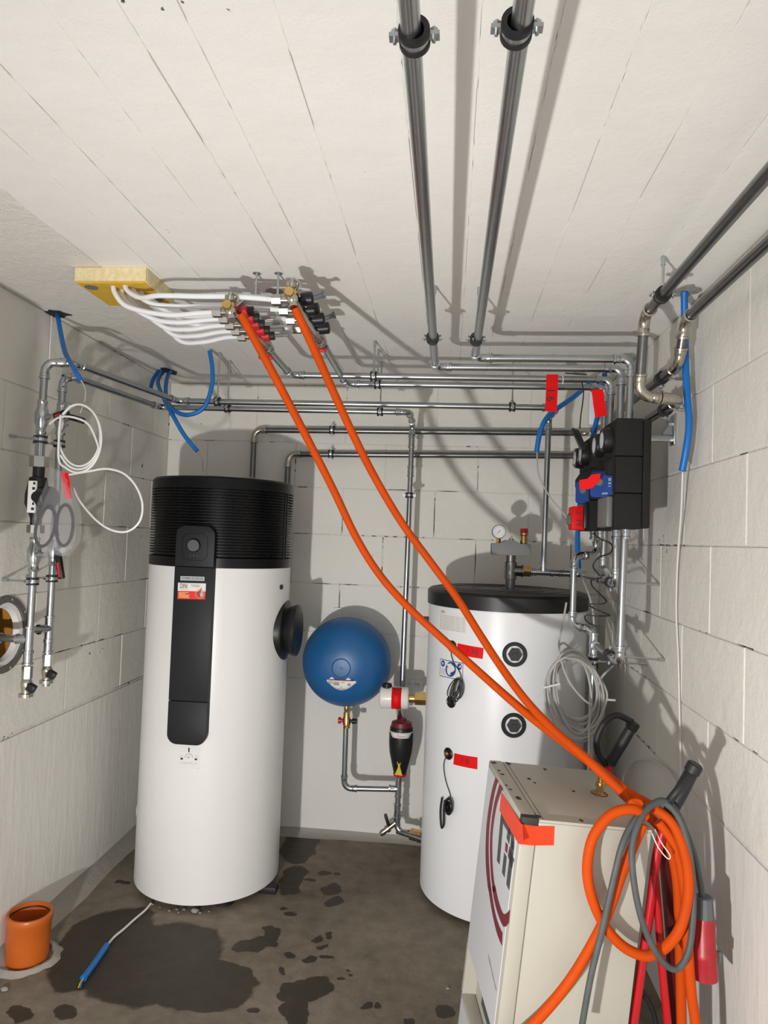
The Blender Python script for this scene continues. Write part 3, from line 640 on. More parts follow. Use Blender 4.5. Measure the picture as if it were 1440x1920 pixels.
def clamp(parent, p, axis, r, to=None, m_band='zinc'):
    """rubber-lined pipe clamp; to: anchor point of its rod on ceiling or wall"""
    p = V(p); a = V(axis).normalized(); w_ = .010
    b = MB().lathe(p-a*w_, a, [(0, r+.0025), (0, r+.0062), (2*w_, r+.0062), (2*w_, r+.0025)], 24, (False, False)).build('clamp_band', m_band, parent)
    mb = MB()
    for s in (-1, 1): mb.lathe(p+a*(s*w_-.004), a, [(0, r), (0, r+.008), (.008, r+.008), (.008, r)], 24, (False, False))
    mb.build('rubber_lining', 'rubber', b)
    u = (V(to)-p) if to is not None else V((0, 0, 1)); u = (u-a*u.dot(a)).normalized(); s_ = a.cross(u).normalized()
    for s in (-1, 1):
        mb = MB(); q = p+s_*(s*(r+.013)); mb.box((-.008, -.003, -.007), (.008, .003, .007), Matrix.Translation(q) @ Matrix((s_, u, a)).transposed().to_4x4()); mb.cyl(q-u*.010, q+u*.012, .0028, 8); mb.hexn(q+u*.004, q+u*.009, .006)
        mb.build('clamp_bolt', m_band, b)
    if to is not None:
        to = V(to); d = (to-p).normalized(); mb = MB(); mb.cyl(p+d*(r+.004), to, .0038, 10); mb.hexn(p+d*(r+.004), p+d*(r+.018), .008)
        L_ = (to-p).length
        if L_ > .06: mb.cyl(to-d*.028, to-d*.0005, .0066, 10)
        mb.build('rod', 'zinc', b)
def run(name, label, pts, r=.0145, R=.036, m='galv', mf='fitting', group='steel heating pipes', clamps=(), cat='pipe', caps=True):
    P = [V(p) for p in pts]; t = thing(name, label, cat, P[0], group); n = len(P); cut = [0]*n
    for i in range(1, n-1):
        d0, d1 = (P[i]-P[i-1]).normalized(), (P[i+1]-P[i]).normalized()
        if d0.angle(d1) < .12: cut[i] = 0; continue
        mb, T = elbow_mesh(P[i], d0, d1, r, R); mb.build('elbow', mf, t); cut[i] = T-.022
    for i in range(n-1):
        d = (P[i+1]-P[i]); L_ = d.length; d.normalize(); a = P[i]+d*cut[i]; b = P[i+1]-d*cut[i+1]
        if (b-a).dot(d) > .004: MB().cyl(a, b, r, 20).build('tube', m, t)
    for c in clamps: clamp(t, c[0], c[1], r, c[2] if len(c) > 2 else None)
    return t
def collar(parent, p, d, r, L_=.05, m='fitting', name='coupling'):
    d = V(d).normalized(); p = V(p)-d*(L_/2); k = .008
    return MB().lathe(p, d, [(0, r*1.1), (.001, r*1.4), (k, r*1.4), (k+.002, r*1.2), (L_-k-.002, r*1.2), (L_-k, r*1.4), (L_-.001, r*1.4), (L_, r*1.1)], 20).build(name, m, parent)
def tee(parent, p, d, branch, r, L_=.085, B=.05, m='fitting'):
    p, d, b = V(p), V(d).normalized(), V(branch).normalized(); mb = MB()
    mb.lathe(p-d*(L_/2), d, [(0, r*1.1), (.001, r*1.4), (.008, r*1.4), (.010, r*1.18), (L_-.010, r*1.18), (L_-.008, r*1.4), (L_-.001, r*1.4), (L_, r*1.1)], 20)
    mb.lathe(p, b, [(0, r*1.15), (B-.010, r*1.15), (B-.008, r*1.4), (B-.001, r*1.4), (B, r*1.1)], 20); return mb.build('tee', m, parent)

ZP = 2.39; r28 = .0142
# two ceiling pipes that turn to the pump group
run('ceiling_pipe', 'left of two grey steel pipes running overhead toward the viewer', [(-.072, -1.2, ZP), (-.076, 2.80, ZP), (.655, 2.79, ZP), (.652, 2.79, 2.15)], r28,
    clamps=[(PZ(777, 68, ZP), (0, 1, 0), (-.072, PZ(777, 68, ZP).y, ZC)), (PZ(811, 634, ZP), (0, 1, 0), (-.076, PZ(811, 634, ZP).y, ZC))])
run('ceiling_pipe', 'right of two grey steel pipes running overhead toward the viewer', [(.072, -1.2, ZP), (.078, 2.655, ZP), (.655, 2.645, ZP), (.652, 2.65, 2.15)], r28,
    clamps=[(PZ(969, 53, ZP), (0, 1, 0), (.072, PZ(969, 53, ZP).y, ZC)), (PZ(893, 636, ZP), (0, 1, 0), (.078, PZ(893, 636, ZP).y, ZC))])
# manifold feeds
run('manifold_pipe', 'steel pipe from the red-capped manifold along the back to the pumps', [(-.737, 2.72, 2.425), (-.733, 3.07, 2.413), (.68, 3.08, 2.413), (.677, 3.08, 2.15)], r28,
    clamps=[((-.356, 3.0745, 2.413), (1, 0, 0), (-.356, 3.0745, ZC))])
run('manifold_pipe', 'steel pipe from the black-capped manifold along the back to the pumps', [(-.512, 2.70, 2.438), (-.50, 3.21, 2.408), (.685, 3.21, 2.408), (.68, 3.21, 2.15)], r28,
    clamps=[((-.352, 3.21, 2.408), (1, 0, 0), (-.352, 3.21, ZC))])
# left wall assembly -> rear horizontal pipes
pA = run('wall_pipe', 'front steel riser on left wall with black pump, continuing along the rear', [(-1.556, 2.51, 2.045), (-1.553, 2.51, 2.315), (-1.462, 2.55, 2.325), (-1.347, 3.296, 2.330), (.485, 3.30, 2.330), (.475, 3.50, 2.325), (.468, 3.50, 1.60)], r28,
    clamps=[((-1.144, 3.296, 2.330), (1, 0, 0), (-1.144, 3.296, ZC)), ((.277, 3.299, 2.330), (1, 0, 0), (.277, 3.299, ZC))])
pB = run('wall_pipe', 'rear steel riser on left wall continuing to the vertical pipe between tanks', [(-1.57, 2.662, 1.06), (-1.57, 2.666, 2.290), (-1.545, 2.70, 2.305), (-1.503, 3.448, 2.326), (-.215, 3.452, 2.324), (-.215, 3.765, 2.322), (-.222, 3.765, .80)], r28,
    clamps=[((-1.142, 3.448, 2.327), (1, 0, 0), (-1.142, 3.448, ZC)), ((-.361, 3.452, 2.324), (1, 0, 0), (-.361, 3.452, ZC)), ((-1.57, 2.664, 2.025), (0, 0, 1), (XL, 2.664, 2.028)), ((-1.57, 2.663, 1.485), (0, 0, 1), (XL, 2.663, 1.487)), ((-.219, 3.765, 1.93), (0, 0, 1), (-.219, 4.0, 1.93))])
collar(pB, (-.2165, 3.765, 2.22), (0, 0, 1), r28, .07); collar(pB, (-.2165, 3.765, 2.06), (0, 0, 1), r28, .06)
# water heater pipes on the back wall, fed from the right wall pipes
u1 = PY(477, 803, 3.955); u2 = PY(541, 849, 3.955)
run('heater_pipe', 'wall-side dark pipe near ceiling at right, ending as upper pipe on the back wall', [(.767, -1.2, 2.458), (.767, 2.40, 2.458), (.767, 2.46, 2.322), (.767, 3.955, 2.318), (u1.x, 3.955, u1.z-.01), (u1.x, 3.955, 1.75)], .0165, R=.045, m='dark_steel', mf='champagne',
    clamps=[((.767, 2.654, 2.3214), (0, 1, 0), (XR, 2.654, 2.3214)), ((PY(623, 803, 3.955).x, 3.955, u1.z+.0), (1, 0, 0), (PY(623, 803, 3.955).x, 4.0, u1.z))])
run('heater_pipe', 'room-side dark pipe near ceiling at right, ending as lower pipe on the back wall', [(.62, -1.2, 2.456), (.62, 2.345, 2.456), (.62, 2.40, 2.200), (.762, 2.42, 2.195), (.767, 3.955, 2.19), (u2.x, 3.955, u2.z-.008), (u2.x, 3.955, 1.75)], .0165, R=.045, m='dark_steel', mf='champagne',
    clamps=[((.62, 2.15, 2.456), (0, 1, 0), (.62, 2.15, ZC)), ((.767, 2.60, 2.1945), (0, 1, 0), (XR, 2.60, 2.1945)), ((PY(621, 845, 3.955).x, 3.955, u2.z), (1, 0, 0), (PY(621, 845, 3.955).x, 4.0, u2.z))])
# pipes under the pump group
pt = run('pump_drop_pipe', 'longest steel pipe hanging under the pump group, bent back at its foot', [(.645, 2.65, 1.77), (.638, 2.65, 1.268), (.628, 3.03, 1.275)], r28, R=.03, clamps=[((.634, 2.80, 1.271), (0, 1, 0), (XR, 2.80, 1.262))])
run('pump_drop_pipe', 'short steel pipe under the near pump bent back toward the buffer tank', [(.645, 2.79, 1.77), (.650, 2.79, 1.548), (.655, 3.03, 1.548)], r28, R=.03, clamps=[((.652, 2.89, 1.548), (0, 1, 0), (XR, 2.89, 1.548))])
pc = run('pump_drop_pipe', 'steel pipe under the far pump running back to the tank safety group', [(.667, 3.08, 1.77), (.660, 3.08, 1.548), (.655, 3.50, 1.552), (.36, 3.50, 1.556)], r28, R=.03)
tee(pc, (.662, 3.08, 1.60), (0, 0, 1), (0, -1, -.4), r28); tee(pc, (.468, 3.50, 1.555), (1, 0, 0), (0, 0, 1), r28)
for x_ in (.40, .53, .58): collar(pc, (x_, 3.5, 1.5545), (1, 0, 0), r28, .045)
pd = run('pump_drop_pipe', 'cranked steel pipe from the far pump down in front of the tank', [(.658, 3.19, 1.77), (.65, 3.17, 1.655), (.543, 3.09, 1.645), (.541, 3.09, 1.345), (.625, 3.05, 1.335), (.622, 3.04, .03)], r28, R=.036, clamps=[((.6225, 3.042, 1.205), (0, 0, 1), (XR, 3.042, 1.205))])
tee(pd, (.6228, 3.041, 1.275), (0, 0, 1), (.02, -1, 0), r28, .10, .045)
for Y_, x_ in ((2.65, .645), (2.79, .645), (3.08, .667)): pass

# ---- left riser details: front pipe lower half with pump, valves
lr = thing('circulation_pump_riser', 'front riser on left wall with black circulation pump and drain cock', 'pump', (-1.556, 2.51, 1.10), 'left wall risers')
A = lambda z: V((-1.5555, 2.51, z))
MB().cyl(A(1.23), A(1.62), r28, 20).build('tube', 'galv', lr); MB().cyl(A(2.0), A(2.05), r28, 20).build('tube', 'galv', lr)
def ballvalve(z, par, pos, hand):
    b = MB().lathe(pos(z-.065), (0, 0, 1), [(0, r28*1.2), (.008, r28*1.4), (.016, r28*1.2), (.03, r28*1.3), (.045, r28*1.75), (.085, r28*1.75), (.10, r28*1.3), (.114, r28*1.2), (.122, r28*1.4), (.13, r28*1.2)], 20).build('ball_valve', 'fitting', par)
    q = pos(z); h = V(hand); MB().cyl(q, q+h*.085, .011, 12).build('valve_stem', 'fitting', b)
    e = q+h*.085; s_ = V((0, 0, 1)); return b, e
b1, e1 = ballvalve(2.105, lr, A, V((.9, -.3, 0)).normalized())
M_ = Matrix.Translation(e1) @ Matrix.Rotation(-.35, 4, 'Y')
MB().box((-.012, -.014, -.014), (.045, .012, .014), M_).build('valve_handle', 'black_plastic', b1, bevel=.005); MB().box((-.004, -.0155, -.005), (.02, -.0135, .004), M_).build('handle_inlay', 'flame_red', b1)
b2, e2 = ballvalve(1.585, lr, A, V((.8, -.5, 0)).normalized())
clamp(lr, A(2.020), (0, 0, 1), r28*1.2, (XL, 2.51, 2.032)); clamp(lr, A(1.483), (0, 0, 1), r28, (XL, 2.51, 1.484))
MB().hexn(A(1.915), A(1.955), .034).build('union_nut', 'chrome', lr, smooth=20); MB().cyl(A(1.955), A(2.01), r28*1.25, 18).build('nipple', 'fitting', lr)
MB().hexn(A(1.665), A(1.695), .031).build('union_nut', 'chrome', lr, smooth=20)
pb = MB().lathe(A(1.69), (0, 0, 1), [(0, .020), (.03, .021), (.055, .030), (.085, .043), (.12, .043), (.16, .036), (.185, .031), (.188, .021), (.225, .021)], 24).build('pump_body', 'black_plastic', lr)
nn = V((.93, -.36, 0)).normalized(); MB().lathe(A(1.80)+nn*.02, nn, [(0, .042), (.05, .042), (.055, .038), (.055, 0)], 28, (True, False)).build('motor_head', 'black_plastic', pb)
tt = V((-nn.y, nn.x, 0)).normalized()
lbm = Matrix.Translation(A(1.80)+V((.005, -.044, 0))) @ Matrix((V((1, 0, 0)), V((0, 0, 1)), V((0, -1, 0)))).transposed().to_4x4()
lbp = MB().box((-.016, -.06, -.01), (.016, .06, .002), lbm).build('pump_label', 'paper', pb, bevel=.003)
for k in range(6): MB().box((.002+(k % 2)*.003, -.05+.019*k, .001), (.013, -.04+.019*k, .003), lbm).build('label_mark', 'ink', lbp)
A2 = lambda z: V((-1.5575, 2.51, z))
tee(lr, A2(1.265), (0, 0, 1), (-1, -.0, 0), r28, .10, .05); collar(lr, A2(1.195), (0, 0, 1), r28, .05)
MB().cyl(A2(1.265)-V((.05, 0, 0)), (XL-.16, 2.51, 1.265), r28, 18).build('tube', 'galv', lr); collar(lr, (XL-.02, 2.51, 1.265), (1, 0, 0), r28, .06, 'chrome')
B2 = lambda z: V((-1.57, 2.6625, z))
lrb = pB
tee(lrb, B2(1.288), (0, 0, 1), (-.25, -1, 0), r28, .10, .055); collar(lrb, B2(1.215), (0, 0, 1), r28, .05); MB().cyl(B2(1.288)+V((-.01, -.05, 0)), (-1.60, 2.58, 1.288), r28*.9, 14).build('stub', 'galv', lrb)
b3, e3 = ballvalve(2.125, lrb, lambda z: V((-1.57, 2.666, z)), V((.85, -.5, 0)).normalized()); M_ = Matrix.Translation(e3) @ Matrix.Rotation(.25, 4, 'Y'); MB().box((-.012, -.014, -.012), (.05, .012, .012), M_).build('valve_handle', 'black_plastic', b3, bevel=.005)
b4, e4 = ballvalve(1.60, lrb, lambda z: V((-1.57, 2.665, z)), V((.75, -.6, 0)).normalized()); M_ = Matrix.Translation(V((-1.535, 2.63, 1.60))) @ Matrix.Rotation(math.radians(78), 4, 'Y'); hh = MB().box((0, -.012, -.010), (.115, .010, .012), M_).build('valve_handle', 'black_plastic', b4, bevel=.004); MB().box((.05, -.0135, -.004), (.108, -.0115, .006), M_).build('handle_inlay', 'flame_red', b4)
def drain(par, pos, z0, label=None):
    q = pos(z0); d = V((0, 0, -1)); MB().hexn(q, q+d*.045, .019).build('hex_adapter', 'brass' if False else 'chrome', par, smooth=20)
    v = MB().lathe(q+d*.043, d, [(0, .014), (.012, .019), (.02, .021), (.034, .019), (.045, .017), (.056, .017), (.058, .026), (.070, .026), (.072, .018)], 24).build('drain_cock', 'champagne', par)
    h = q+d*.075+V((.022, -.012, 0)); mb = MB(); mb.box((-.010, -.012, -.014), (.022, .012, .016), Matrix.Translation(h) @ Matrix.Rotation(.5, 4, 'Y')); mb.build('cock_handle', 'black_plastic', v, bevel=.005)
    return v
drain(lr, A2, 1.165); drain(lrb, B2, 1.185)

# ---- pipe from the expansion vessel, dirt separator, heating element
xs, ys = -.222, 3.765
vp = run('vessel_pipe', 'steel pipe from the blue vessel down and across to the separator line', [PY(649, 1352, 3.745), PY(645, 1478, 3.745), (xs-.01, 3.762, PY(755, 1481, 3.76).z)], r28, R=.038, group=None)
q0 = PY(650, 1322, 3.745); q1 = PY(650, 1364, 3.745); dq = (q1-q0).normalized()
cv = MB().lathe(q0, dq, [(0, .012), (.02, .016), (.03, .012), (.04, .017), (.06, .017), (.07, .021), (.105, .021), (.11, .016), (.12, .020), ((q1-q0).length, .018)], 20).build('cap_valve', 'brass', vp)
qc = PY(650, 1351.5, 3.745)
MB().lathe(qc, (-1, 0, 0), [(0, .009), (.03, .009), (.03, .017), (.045, .017)], 14).build('valve_port', 'red_plastic', cv); MB().lathe(qc, (1, 0, 0), [(0, .009), (.03, .009), (.03, .015), (.055, .012)], 14).build('valve_port', 'black_plastic', cv)
ds = thing('dirt_separator', 'black tapered dirt separator with dark red caps under white heating element', 'separator', PY(757, 1460, ys))
zt_ = PY(757, 1349, ys).z; zb2 = PY(757, 1452, ys).z; H_ = zt_-zb2; S0 = V((xs+.005, ys-.02, zb2))
bd = MB().lathe(S0, (0, 0, 1), [(0.012, .033), (.06, .045), (.12, .059), (.17, .064), (.22, .064), (.255, .060), (H_-.03, .056)], 40).build('shell', 'black_plastic', ds)
MB().lathe(S0, (0, 0, 1), [(H_-.032, .052), (H_-.03, .057), (H_-.008, .052), (H_, .03), (H_+.012, .022)], 40).build('top_cap', 'wine_plastic', ds)
MB().lathe(S0, (0, 0, 1), [(-.004, .026), (0, .034), (.012, .036), (.015, .033)], 40).build('bottom_cap', 'red_plastic', ds)
def sep(a, z, lift=.001): 
    pr_ = [(0.012, .033), (.06, .045), (.12, .059), (.17, .064), (.22, .064), (.255, .060), (H_-.03, .056)]
    for (h0, r0), (h1, r1_) in zip(pr_, pr_[1:]):
        if h0 <= z <= h1: r_ = r0+(r1_-r0)*(z-h0)/(h1-h0); break
    else: r_ = .056
    return S0+V(((r_+lift)*math.cos(a), (r_+lift)*math.sin(a), z))
mb = MB(); k = 16
for i in range(k+1):
    t = i/k; a = math.radians(-170+160*t); top = .238; d = .006 if (t < .12 or t > .88) else .006+.022*min(1, min(t-.12, .88-t)/.12)
    mb.v += [sep(a, top), sep(a, top-d)]
    if i: b = 2*i; mb.f.append((b-2, b-1, b+1, b))
wb_ = mb.build('white_band', 'paper', ds); md = wb_.modifiers.new('s', 'SOLIDIFY'); md.thickness = .001
ac = math.radians(-86); lettering('Flamco', sep(ac, .222, .0), (-math.sin(ac), math.cos(ac), 0), (0, 0, 1), .015, 'flame_red', ds, lift=.0022, cyl=(S0.x, S0.y, .0625))
mb = MB(); c = sep(math.radians(-95), .05, .004); mb.prism([c+V((-.020, 0, -.032)), c+V((.020, 0, -.034)), c+V((.006, 0, .01)), c+V((.006, 0, .026)), c+V((-.006, 0, .026)), c+V((-.004, 0, .008))], (0, -.003, 0)); mb.torus(c+V((0, -.0015, .03)), (0, 1, 0), .008, .0025, 16, 6); mb.build('yellow_tag', 'yellow_tag', ds)
tl = thing('return_pipe', 'steel pipe below the dirt separator bending right into the tank foot', 'pipe', (xs, ys, .3), 'steel heating pipes')
zT = PY(755, 1480, 3.76).z; zE = PY(748, 1562, 3.74).z
MB().cyl((xs, ys, zb2+.005), (xs-.004, ys, zE+.05), r28, 18).build('tube', 'galv', tl); tee(tl, (xs-.002, ys, zT), (0, 0, 1), (-1, 0, 0), r28, .09, .05); collar(tl, (xs-.003, ys, zT-.11), (0, 0, 1), r28, .06); collar(tl, (xs-.003, ys, zT-.17), (0, 0, 1), r28, .04)
mb, _ = elbow_mesh(V((xs-.004, ys, zE)), (0, 0, -1), (1, -.35, 0), r28, .04); mb.build('elbow', 'fitting', tl)
pe = V((xs+.10, ys-.035, zE)); de = V((1, -.35, 0)).normalized(); MB().hexn(pe-de*.03, pe+de*.012, .030).build('union_nut', 'brass', tl, smooth=20); MB().hexn(pe+de*.014, pe+de*.035, .033).build('union_nut', 'brass', tl, smooth=20)
MB().cyl(V((xs, ys, zE)), V((BX-.34, BY+.16, zE)), r28, 16).build('tube', 'galv', tl)
dv = MB().lathe((xs-.01, ys-.005, zE+.045), (-.75, -.1, -.6), [(0, .014), (.04, .014), (.042, .02), (.06, .02), (.062, .014), (.085, .017), (.10, .012)], 18).build('drain_cock', 'champagne', tl)
MB().box((-.008, -.01, 0), (.008, .01, .06), Matrix.Translation((xs-.045, ys-.02, zE+.035)) @ Matrix.Rotation(-.35, 4, 'Y')).build('cock_handle', 'black_plastic', dv, bevel=.004)
# white electric element with brass union
he = thing('immersion_heater', 'white horizontal heating element with red tape on the tank side', 'heating element', PY(740, 1308, 3.62))
w0, w1 = PY(713, 1307, 3.62), PY(767, 1309, 3.62); dw = (w1-w0).normalized(); Lw = (w1-w0).length
hb = MB().lathe(w0, dw, [(0, .048), (.004, .054), (.010, .0555), (Lw-.012, .0555), (Lw-.004, .052), (Lw, .046)], 40).build('housing', 'white_plastic', he)
qk = PY(726, 1287, 3.62); MB().lathe(qk-V((0, 0, .012)), (0, 0, 1), [(0, .026), (.016, .026), (.018, .024), (.026, .024), (.028, .02), (.028, 0)], 24, (True, False)).build('gland', 'black_plastic', he)
b0 = w1; MB().lathe(b0-dw*.002, dw, [(0, .022), (.03, .022), (.034, .027)], 20).build('nipple', 'brass', he); MB().hexn(b0+dw*.03, b0+dw*.13, .034).build('union_nut', 'brass', he, smooth=20)
mb = MB(); k = 10
for i in range(k+1):
    a = math.radians(-75+150*i/k); dirv = V((0, -math.cos(a), math.sin(a)))
    for x_ in (.062, .112): mb.v.append(w0+dw*x_*(Lw/.15)+dirv*.0565)
    if i: b = 2*i; mb.f.append((b-2, b-1, b+1, b))
tp = mb.build('red_tape', 'red_tape', he); md = tp.modifiers.new('s', 'SOLIDIFY'); md.thickness = .0008
lettering('2.7', w0+dw*(.087*Lw/.15)+V((0, -.0445, .036)), (0, -.6, -.75), (1, 0, 0), .03, 'ink', he, lift=.002, name='handwriting')
MB().cyl(w0+dw*(Lw*.66)-V((0, 0, .05)), w0+dw*(Lw*.66)-V((0, -.09, .115)), .017, 16).build('spout', 'fitting', he)
hb2 = PY(782, 1288, 3.99)
o = thing('mounting_plate', 'white slotted mounting plate fixed on the wall behind the brass union', 'bracket', hb2)
MB().box(hb2+V((-.035, 0, -.03)), hb2+V((.035, .01, .0))).build('plate', 'paper', o); MB().box(hb2+V((-.035, 0, 0)), hb2+V((-.015, .01, .04))).build('plate_ear', 'paper', o); MB().box(hb2+V((.015, 0, 0)), hb2+V((.035, .01, .04))).build('plate_ear', 'paper', o)

# ---- safety group on the tank
sgp = thing('safety_group', 'grey safety manifold with pressure gauge and relief valve on tank lid', 'safety valve', (.31, 3.5, 1.463))
gx = .309; MB().lathe((gx, 3.5, 1.463), (0, 0, 1), [(0, .045), (.006, .045), (.008, .024), (.05, .024), (.052, .030), (.135, .030), (.137, .024), (.185, .024)], 28).build('stand_pipe', 'dark_steel', sgp)
MB().lathe((gx, 3.5, 1.556), (1, 0, 0), [(0, .026), (.05, .026), (.052, .03), (.06, .03)], 22).build('tee_branch', 'dark_steel', sgp); MB().hexn((gx+.058, 3.5, 1.556), (gx+.098, 3.5, 1.556), .029).build('union_nut', 'brass', sgp, smooth=20)
pl_ = [(922, 1018.5), (939, 1017.5), (949, 1012.5), (965, 1012.8), (976, 1019.5), (995, 1020.5), (995, 1042.5), (921.5, 1040)]
MB().prism([PY(x, y, 3.455) for x, y in pl_], (0, .09, 0)).build('manifold_cover', 'cast_grey', sgp, bevel=.003)
q = PY(935.5, 997, 3.48); MB().cyl(PY(934.5, 1018, 3.5)-V((0, 0, .02)), V((PY(934.5, 1018, 3.5).x, 3.5, q.z)), .012, 8).build('gauge_stem', 'brass', sgp)
gg = MB().lathe(q+V((0, .04, 0)), (0, -1, 0), [(0, .030), (.008, .034), (.045, .034), (.049, .032), (.049, .0)], 36, (True, False)).build('gauge_case', 'cast_grey', sgp)
MB().lathe(q-V((0, .0088, 0)), (0, -1, 0), [(0, .0305), (.001, .0305)], 36).build('gauge_face', 'gauge_face', gg)
gq = q-V((0, .0102, 0)); mb = MB()
for i in range(11): a = math.radians(225-27*i); d = V((math.cos(a), 0, math.sin(a))); s_ = V((-d.z, 0, d.x)); mb.prism([gq+d*.022-s_*.0006, gq+d*.022+s_*.0006, gq+d*.028+s_*.0006, gq+d*.028-s_*.0006], (0, -.0004, 0))
mb.build('gauge_scale', 'ink', gg, smooth=0); d = V((math.cos(math.radians(225)), 0, math.sin(math.radians(225)))); s_ = V((-d.z, 0, d.x)); MB().prism([gq-d*.008-s_*.002, gq-d*.008+s_*.002, gq+d*.024], (0, -.0008, 0)).build('gauge_needle', 'flame_red', gg, smooth=0)
rv = PY(982, 1020, 3.5); MB().lathe(rv-V((0, 0, .01)), (0, 0, 1), [(0, .014), (.01, .014), (.012, .019), (.05, .017), (.054, .021), (.064, .021)], 18).build('relief_valve', 'brass', sgp); MB().lathe(rv+V((0, 0, .053)), (0, 0, 1), [(0, .0205), (.022, .019), (.024, .016)], 18).build('valve_cap', 'red_plastic', sgp)
vt = PY(958.5, 1013, 3.5); MB().lathe(vt-V((0, 0, .006)), (0, 0, 1), [(0, .012), (.014, .012), (.016, .005), (.026, .005)], 12).build('air_vent', 'chrome', sgp)

# ================================================================ pump groups on the right wall
def pump_group(label, y0, y1, near):
    t = thing('pump_group', label, 'pump', (.70, (y0+y1)/2, 1.757), 'pump groups'); x0, x1, z0, z1 = .590, .705, 1.757, 2.158; yc = (y0+y1)/2
    # insulation shell of three stacked pieces with seams, sloping shoulder toward the dials
    def piece(za, zb, xa=x0):
        MB().prism([V((xa, y0, za)), V((x1-.018, y0, za)), V((x1-.018, y0, zb)), V((xa, y0, zb))], (0, y1-y0, 0)).build('insulation_shell', 'foam_black', t, bevel=.006)
    piece(z0, z0+.128); piece(z0+.130, z0+.262, x0+.002); piece(z0+.264, z1)
    MB().box((x1-.0165, y0+.002, z0+.004), (x1+.012, y1-.002, z1-.002)).build('back_shell', 'foam_black', t, bevel=.006)
    # side notch plate
    for i, dy in enumerate((.07, y1-y0-.07)):
        c = V((x0, y0+dy, 2.085)); dl = MB().lathe(c+V((.004, 0, 0)), (-1, 0, .0), [(0, .046), (.018, .048), (.036, .044), (.039, .040)], 32).build('thermometer_dial', 'black_plastic', t)
        MB().lathe(c+V((-.0345, 0, 0)), (-1, 0, 0), [(0, .030), (.0012, .030)], 28).build('dial_face', 'gauge_face', dl)
    MB().prism([V((x0+.004, y0+.02, 2.03)), V((x0-.022, y0+.02, 1.99)), V((x0-.022, y0+.02, 1.955)), V((x0+.004, y0+.02, 1.95))], (0, y1-y0-.04, 0)).build('shoulder', 'foam_black', t, bevel=.004)
    n = V((-.62, -.78, 0)).normalized(); pc_ = PY(1131, 908, 2.655)-n*.062+(V((0, 0, 0)) if near else V((.02, .42, 0))); hd = MB().lathe(pc_, n, [(0, .044), (.03, .045), (.034, .040), (.055, .040)], 32).build('pump_head', 'wine_plastic', t)
    x_, y_, _ = frame(n); c = pc_+n*.055
    P = []
    for sx, sz in ((1, -1), (1, 1), (-1, 1), (-1, -1)):
        a0 = {(1, -1): -90, (1, 1): 0, (-1, 1): 90, (-1, -1): 180}[(sx, sz)]
        for k in range(5): a = math.radians(a0+22.5*k); P.append(c+x_*(sx*.034+.014*math.cos(a))+V((0, 0, 1))*(sz*.034+.014*math.sin(a)))
    pp = MB().prism(P, n*.014).build('control_plate', 'sign_blue', hd); c2 = c+n*.0145; up = V((0, 0, 1)); rx = up.cross(n).normalized()
    MB().lathe(c2-n*.001+up*.008-rx*.008, n, [(0, .016), (.012, .014), (.012, 0)], 20, (True, False)).build('selector_knob', 'grey_plastic', pp)
    if near:
        lettering('I II III', c2+rx*.030+up*.006, up, -rx, .016, 'paper', pp, lift=.001); lettering('auto', c2+rx*.012-up*.034, rx, up, .013, 'paper', pp, lift=.001)
    for s in (-1, 1): MB().box(V((-.012, -.012, -.008)), V((.012, .012, .008)), Matrix.Translation(pc_+n*.03+up*(.05*s))).build('red_lug', 'red_plastic', hd)
    # mixer block at the bottom
    MB().box((x0-.020, y0+.03, z0+.006), (x0+.004, y1-.09, z0+.118)).build('mixer_cover', 'grey_plastic' if near else 'black_plastic', t, bevel=.006)
    for dy in (.07, y1-y0-.07):
        MB().lathe((.648, y0+dy, z0+.004), (0, 0, -1), [(0, .019), (.014, .019), (.016, r28*1.2), (.030, r28*1.2), (.032, r28*1.4), (.040, r28*1.4), (.042, r28)], 18).build('press_socket', 'fitting', t)
    return t
pg1 = pump_group('near black insulated pump group with blue control plate on right wall', 2.58, 2.86, True)
pg2 = pump_group('far black insulated pump group with taped actuator on right wall', 3.01, 3.28, False)
# mixer actuator with red tape on the far group
aq = PY(1080, 975, 3.10); act = MB().cyl(V((aq.x+.10, aq.y, aq.z)), V((aq.x-.015, aq.y, aq.z)), .03, 24).build('actuator_shaft', 'grey_plastic', pg2)
MB().lathe(V((PY(1072, 975, 3.10).x, 3.10, aq.z)), (-1, 0, 0), [(0, .026), (.016, .026), (.02, .02), (.02, 0)], 8, (True, False)).build('actuator_knob', 'grey_plastic', pg2)
a_, b_ = PY(1072.5, 949, 3.06), PY(1097.5, 994, 3.06)
ab = MB().box((a_.x, 3.06, b_.z), (b_.x, 3.15, a_.z)).build('actuator_box', 'red_tape', pg2, bevel=.006); ab['label'] = 'actuator wrapped in red tape marked 2 M'
lettering('2  M', V(((a_.x+b_.x)/2, 3.06, (a_.z+b_.z)/2)), (0, 0, -1), (1, 0, 0), .036, 'ink', pg2, lift=.001, name='handwriting')
# red tape over the pump heads
n = V((-.45, -.89, 0)).normalized(); pt_ = PY(1115, 905, 2.60)
flat_poly([(1087, 900), (1101, 898), (1110, 890), (1126, 888), (1125, 900), (1112, 914), (1104, 917), (1087, 917)], pt_, n, 'red_tape', 'red_tape', pg1, .002, .002)
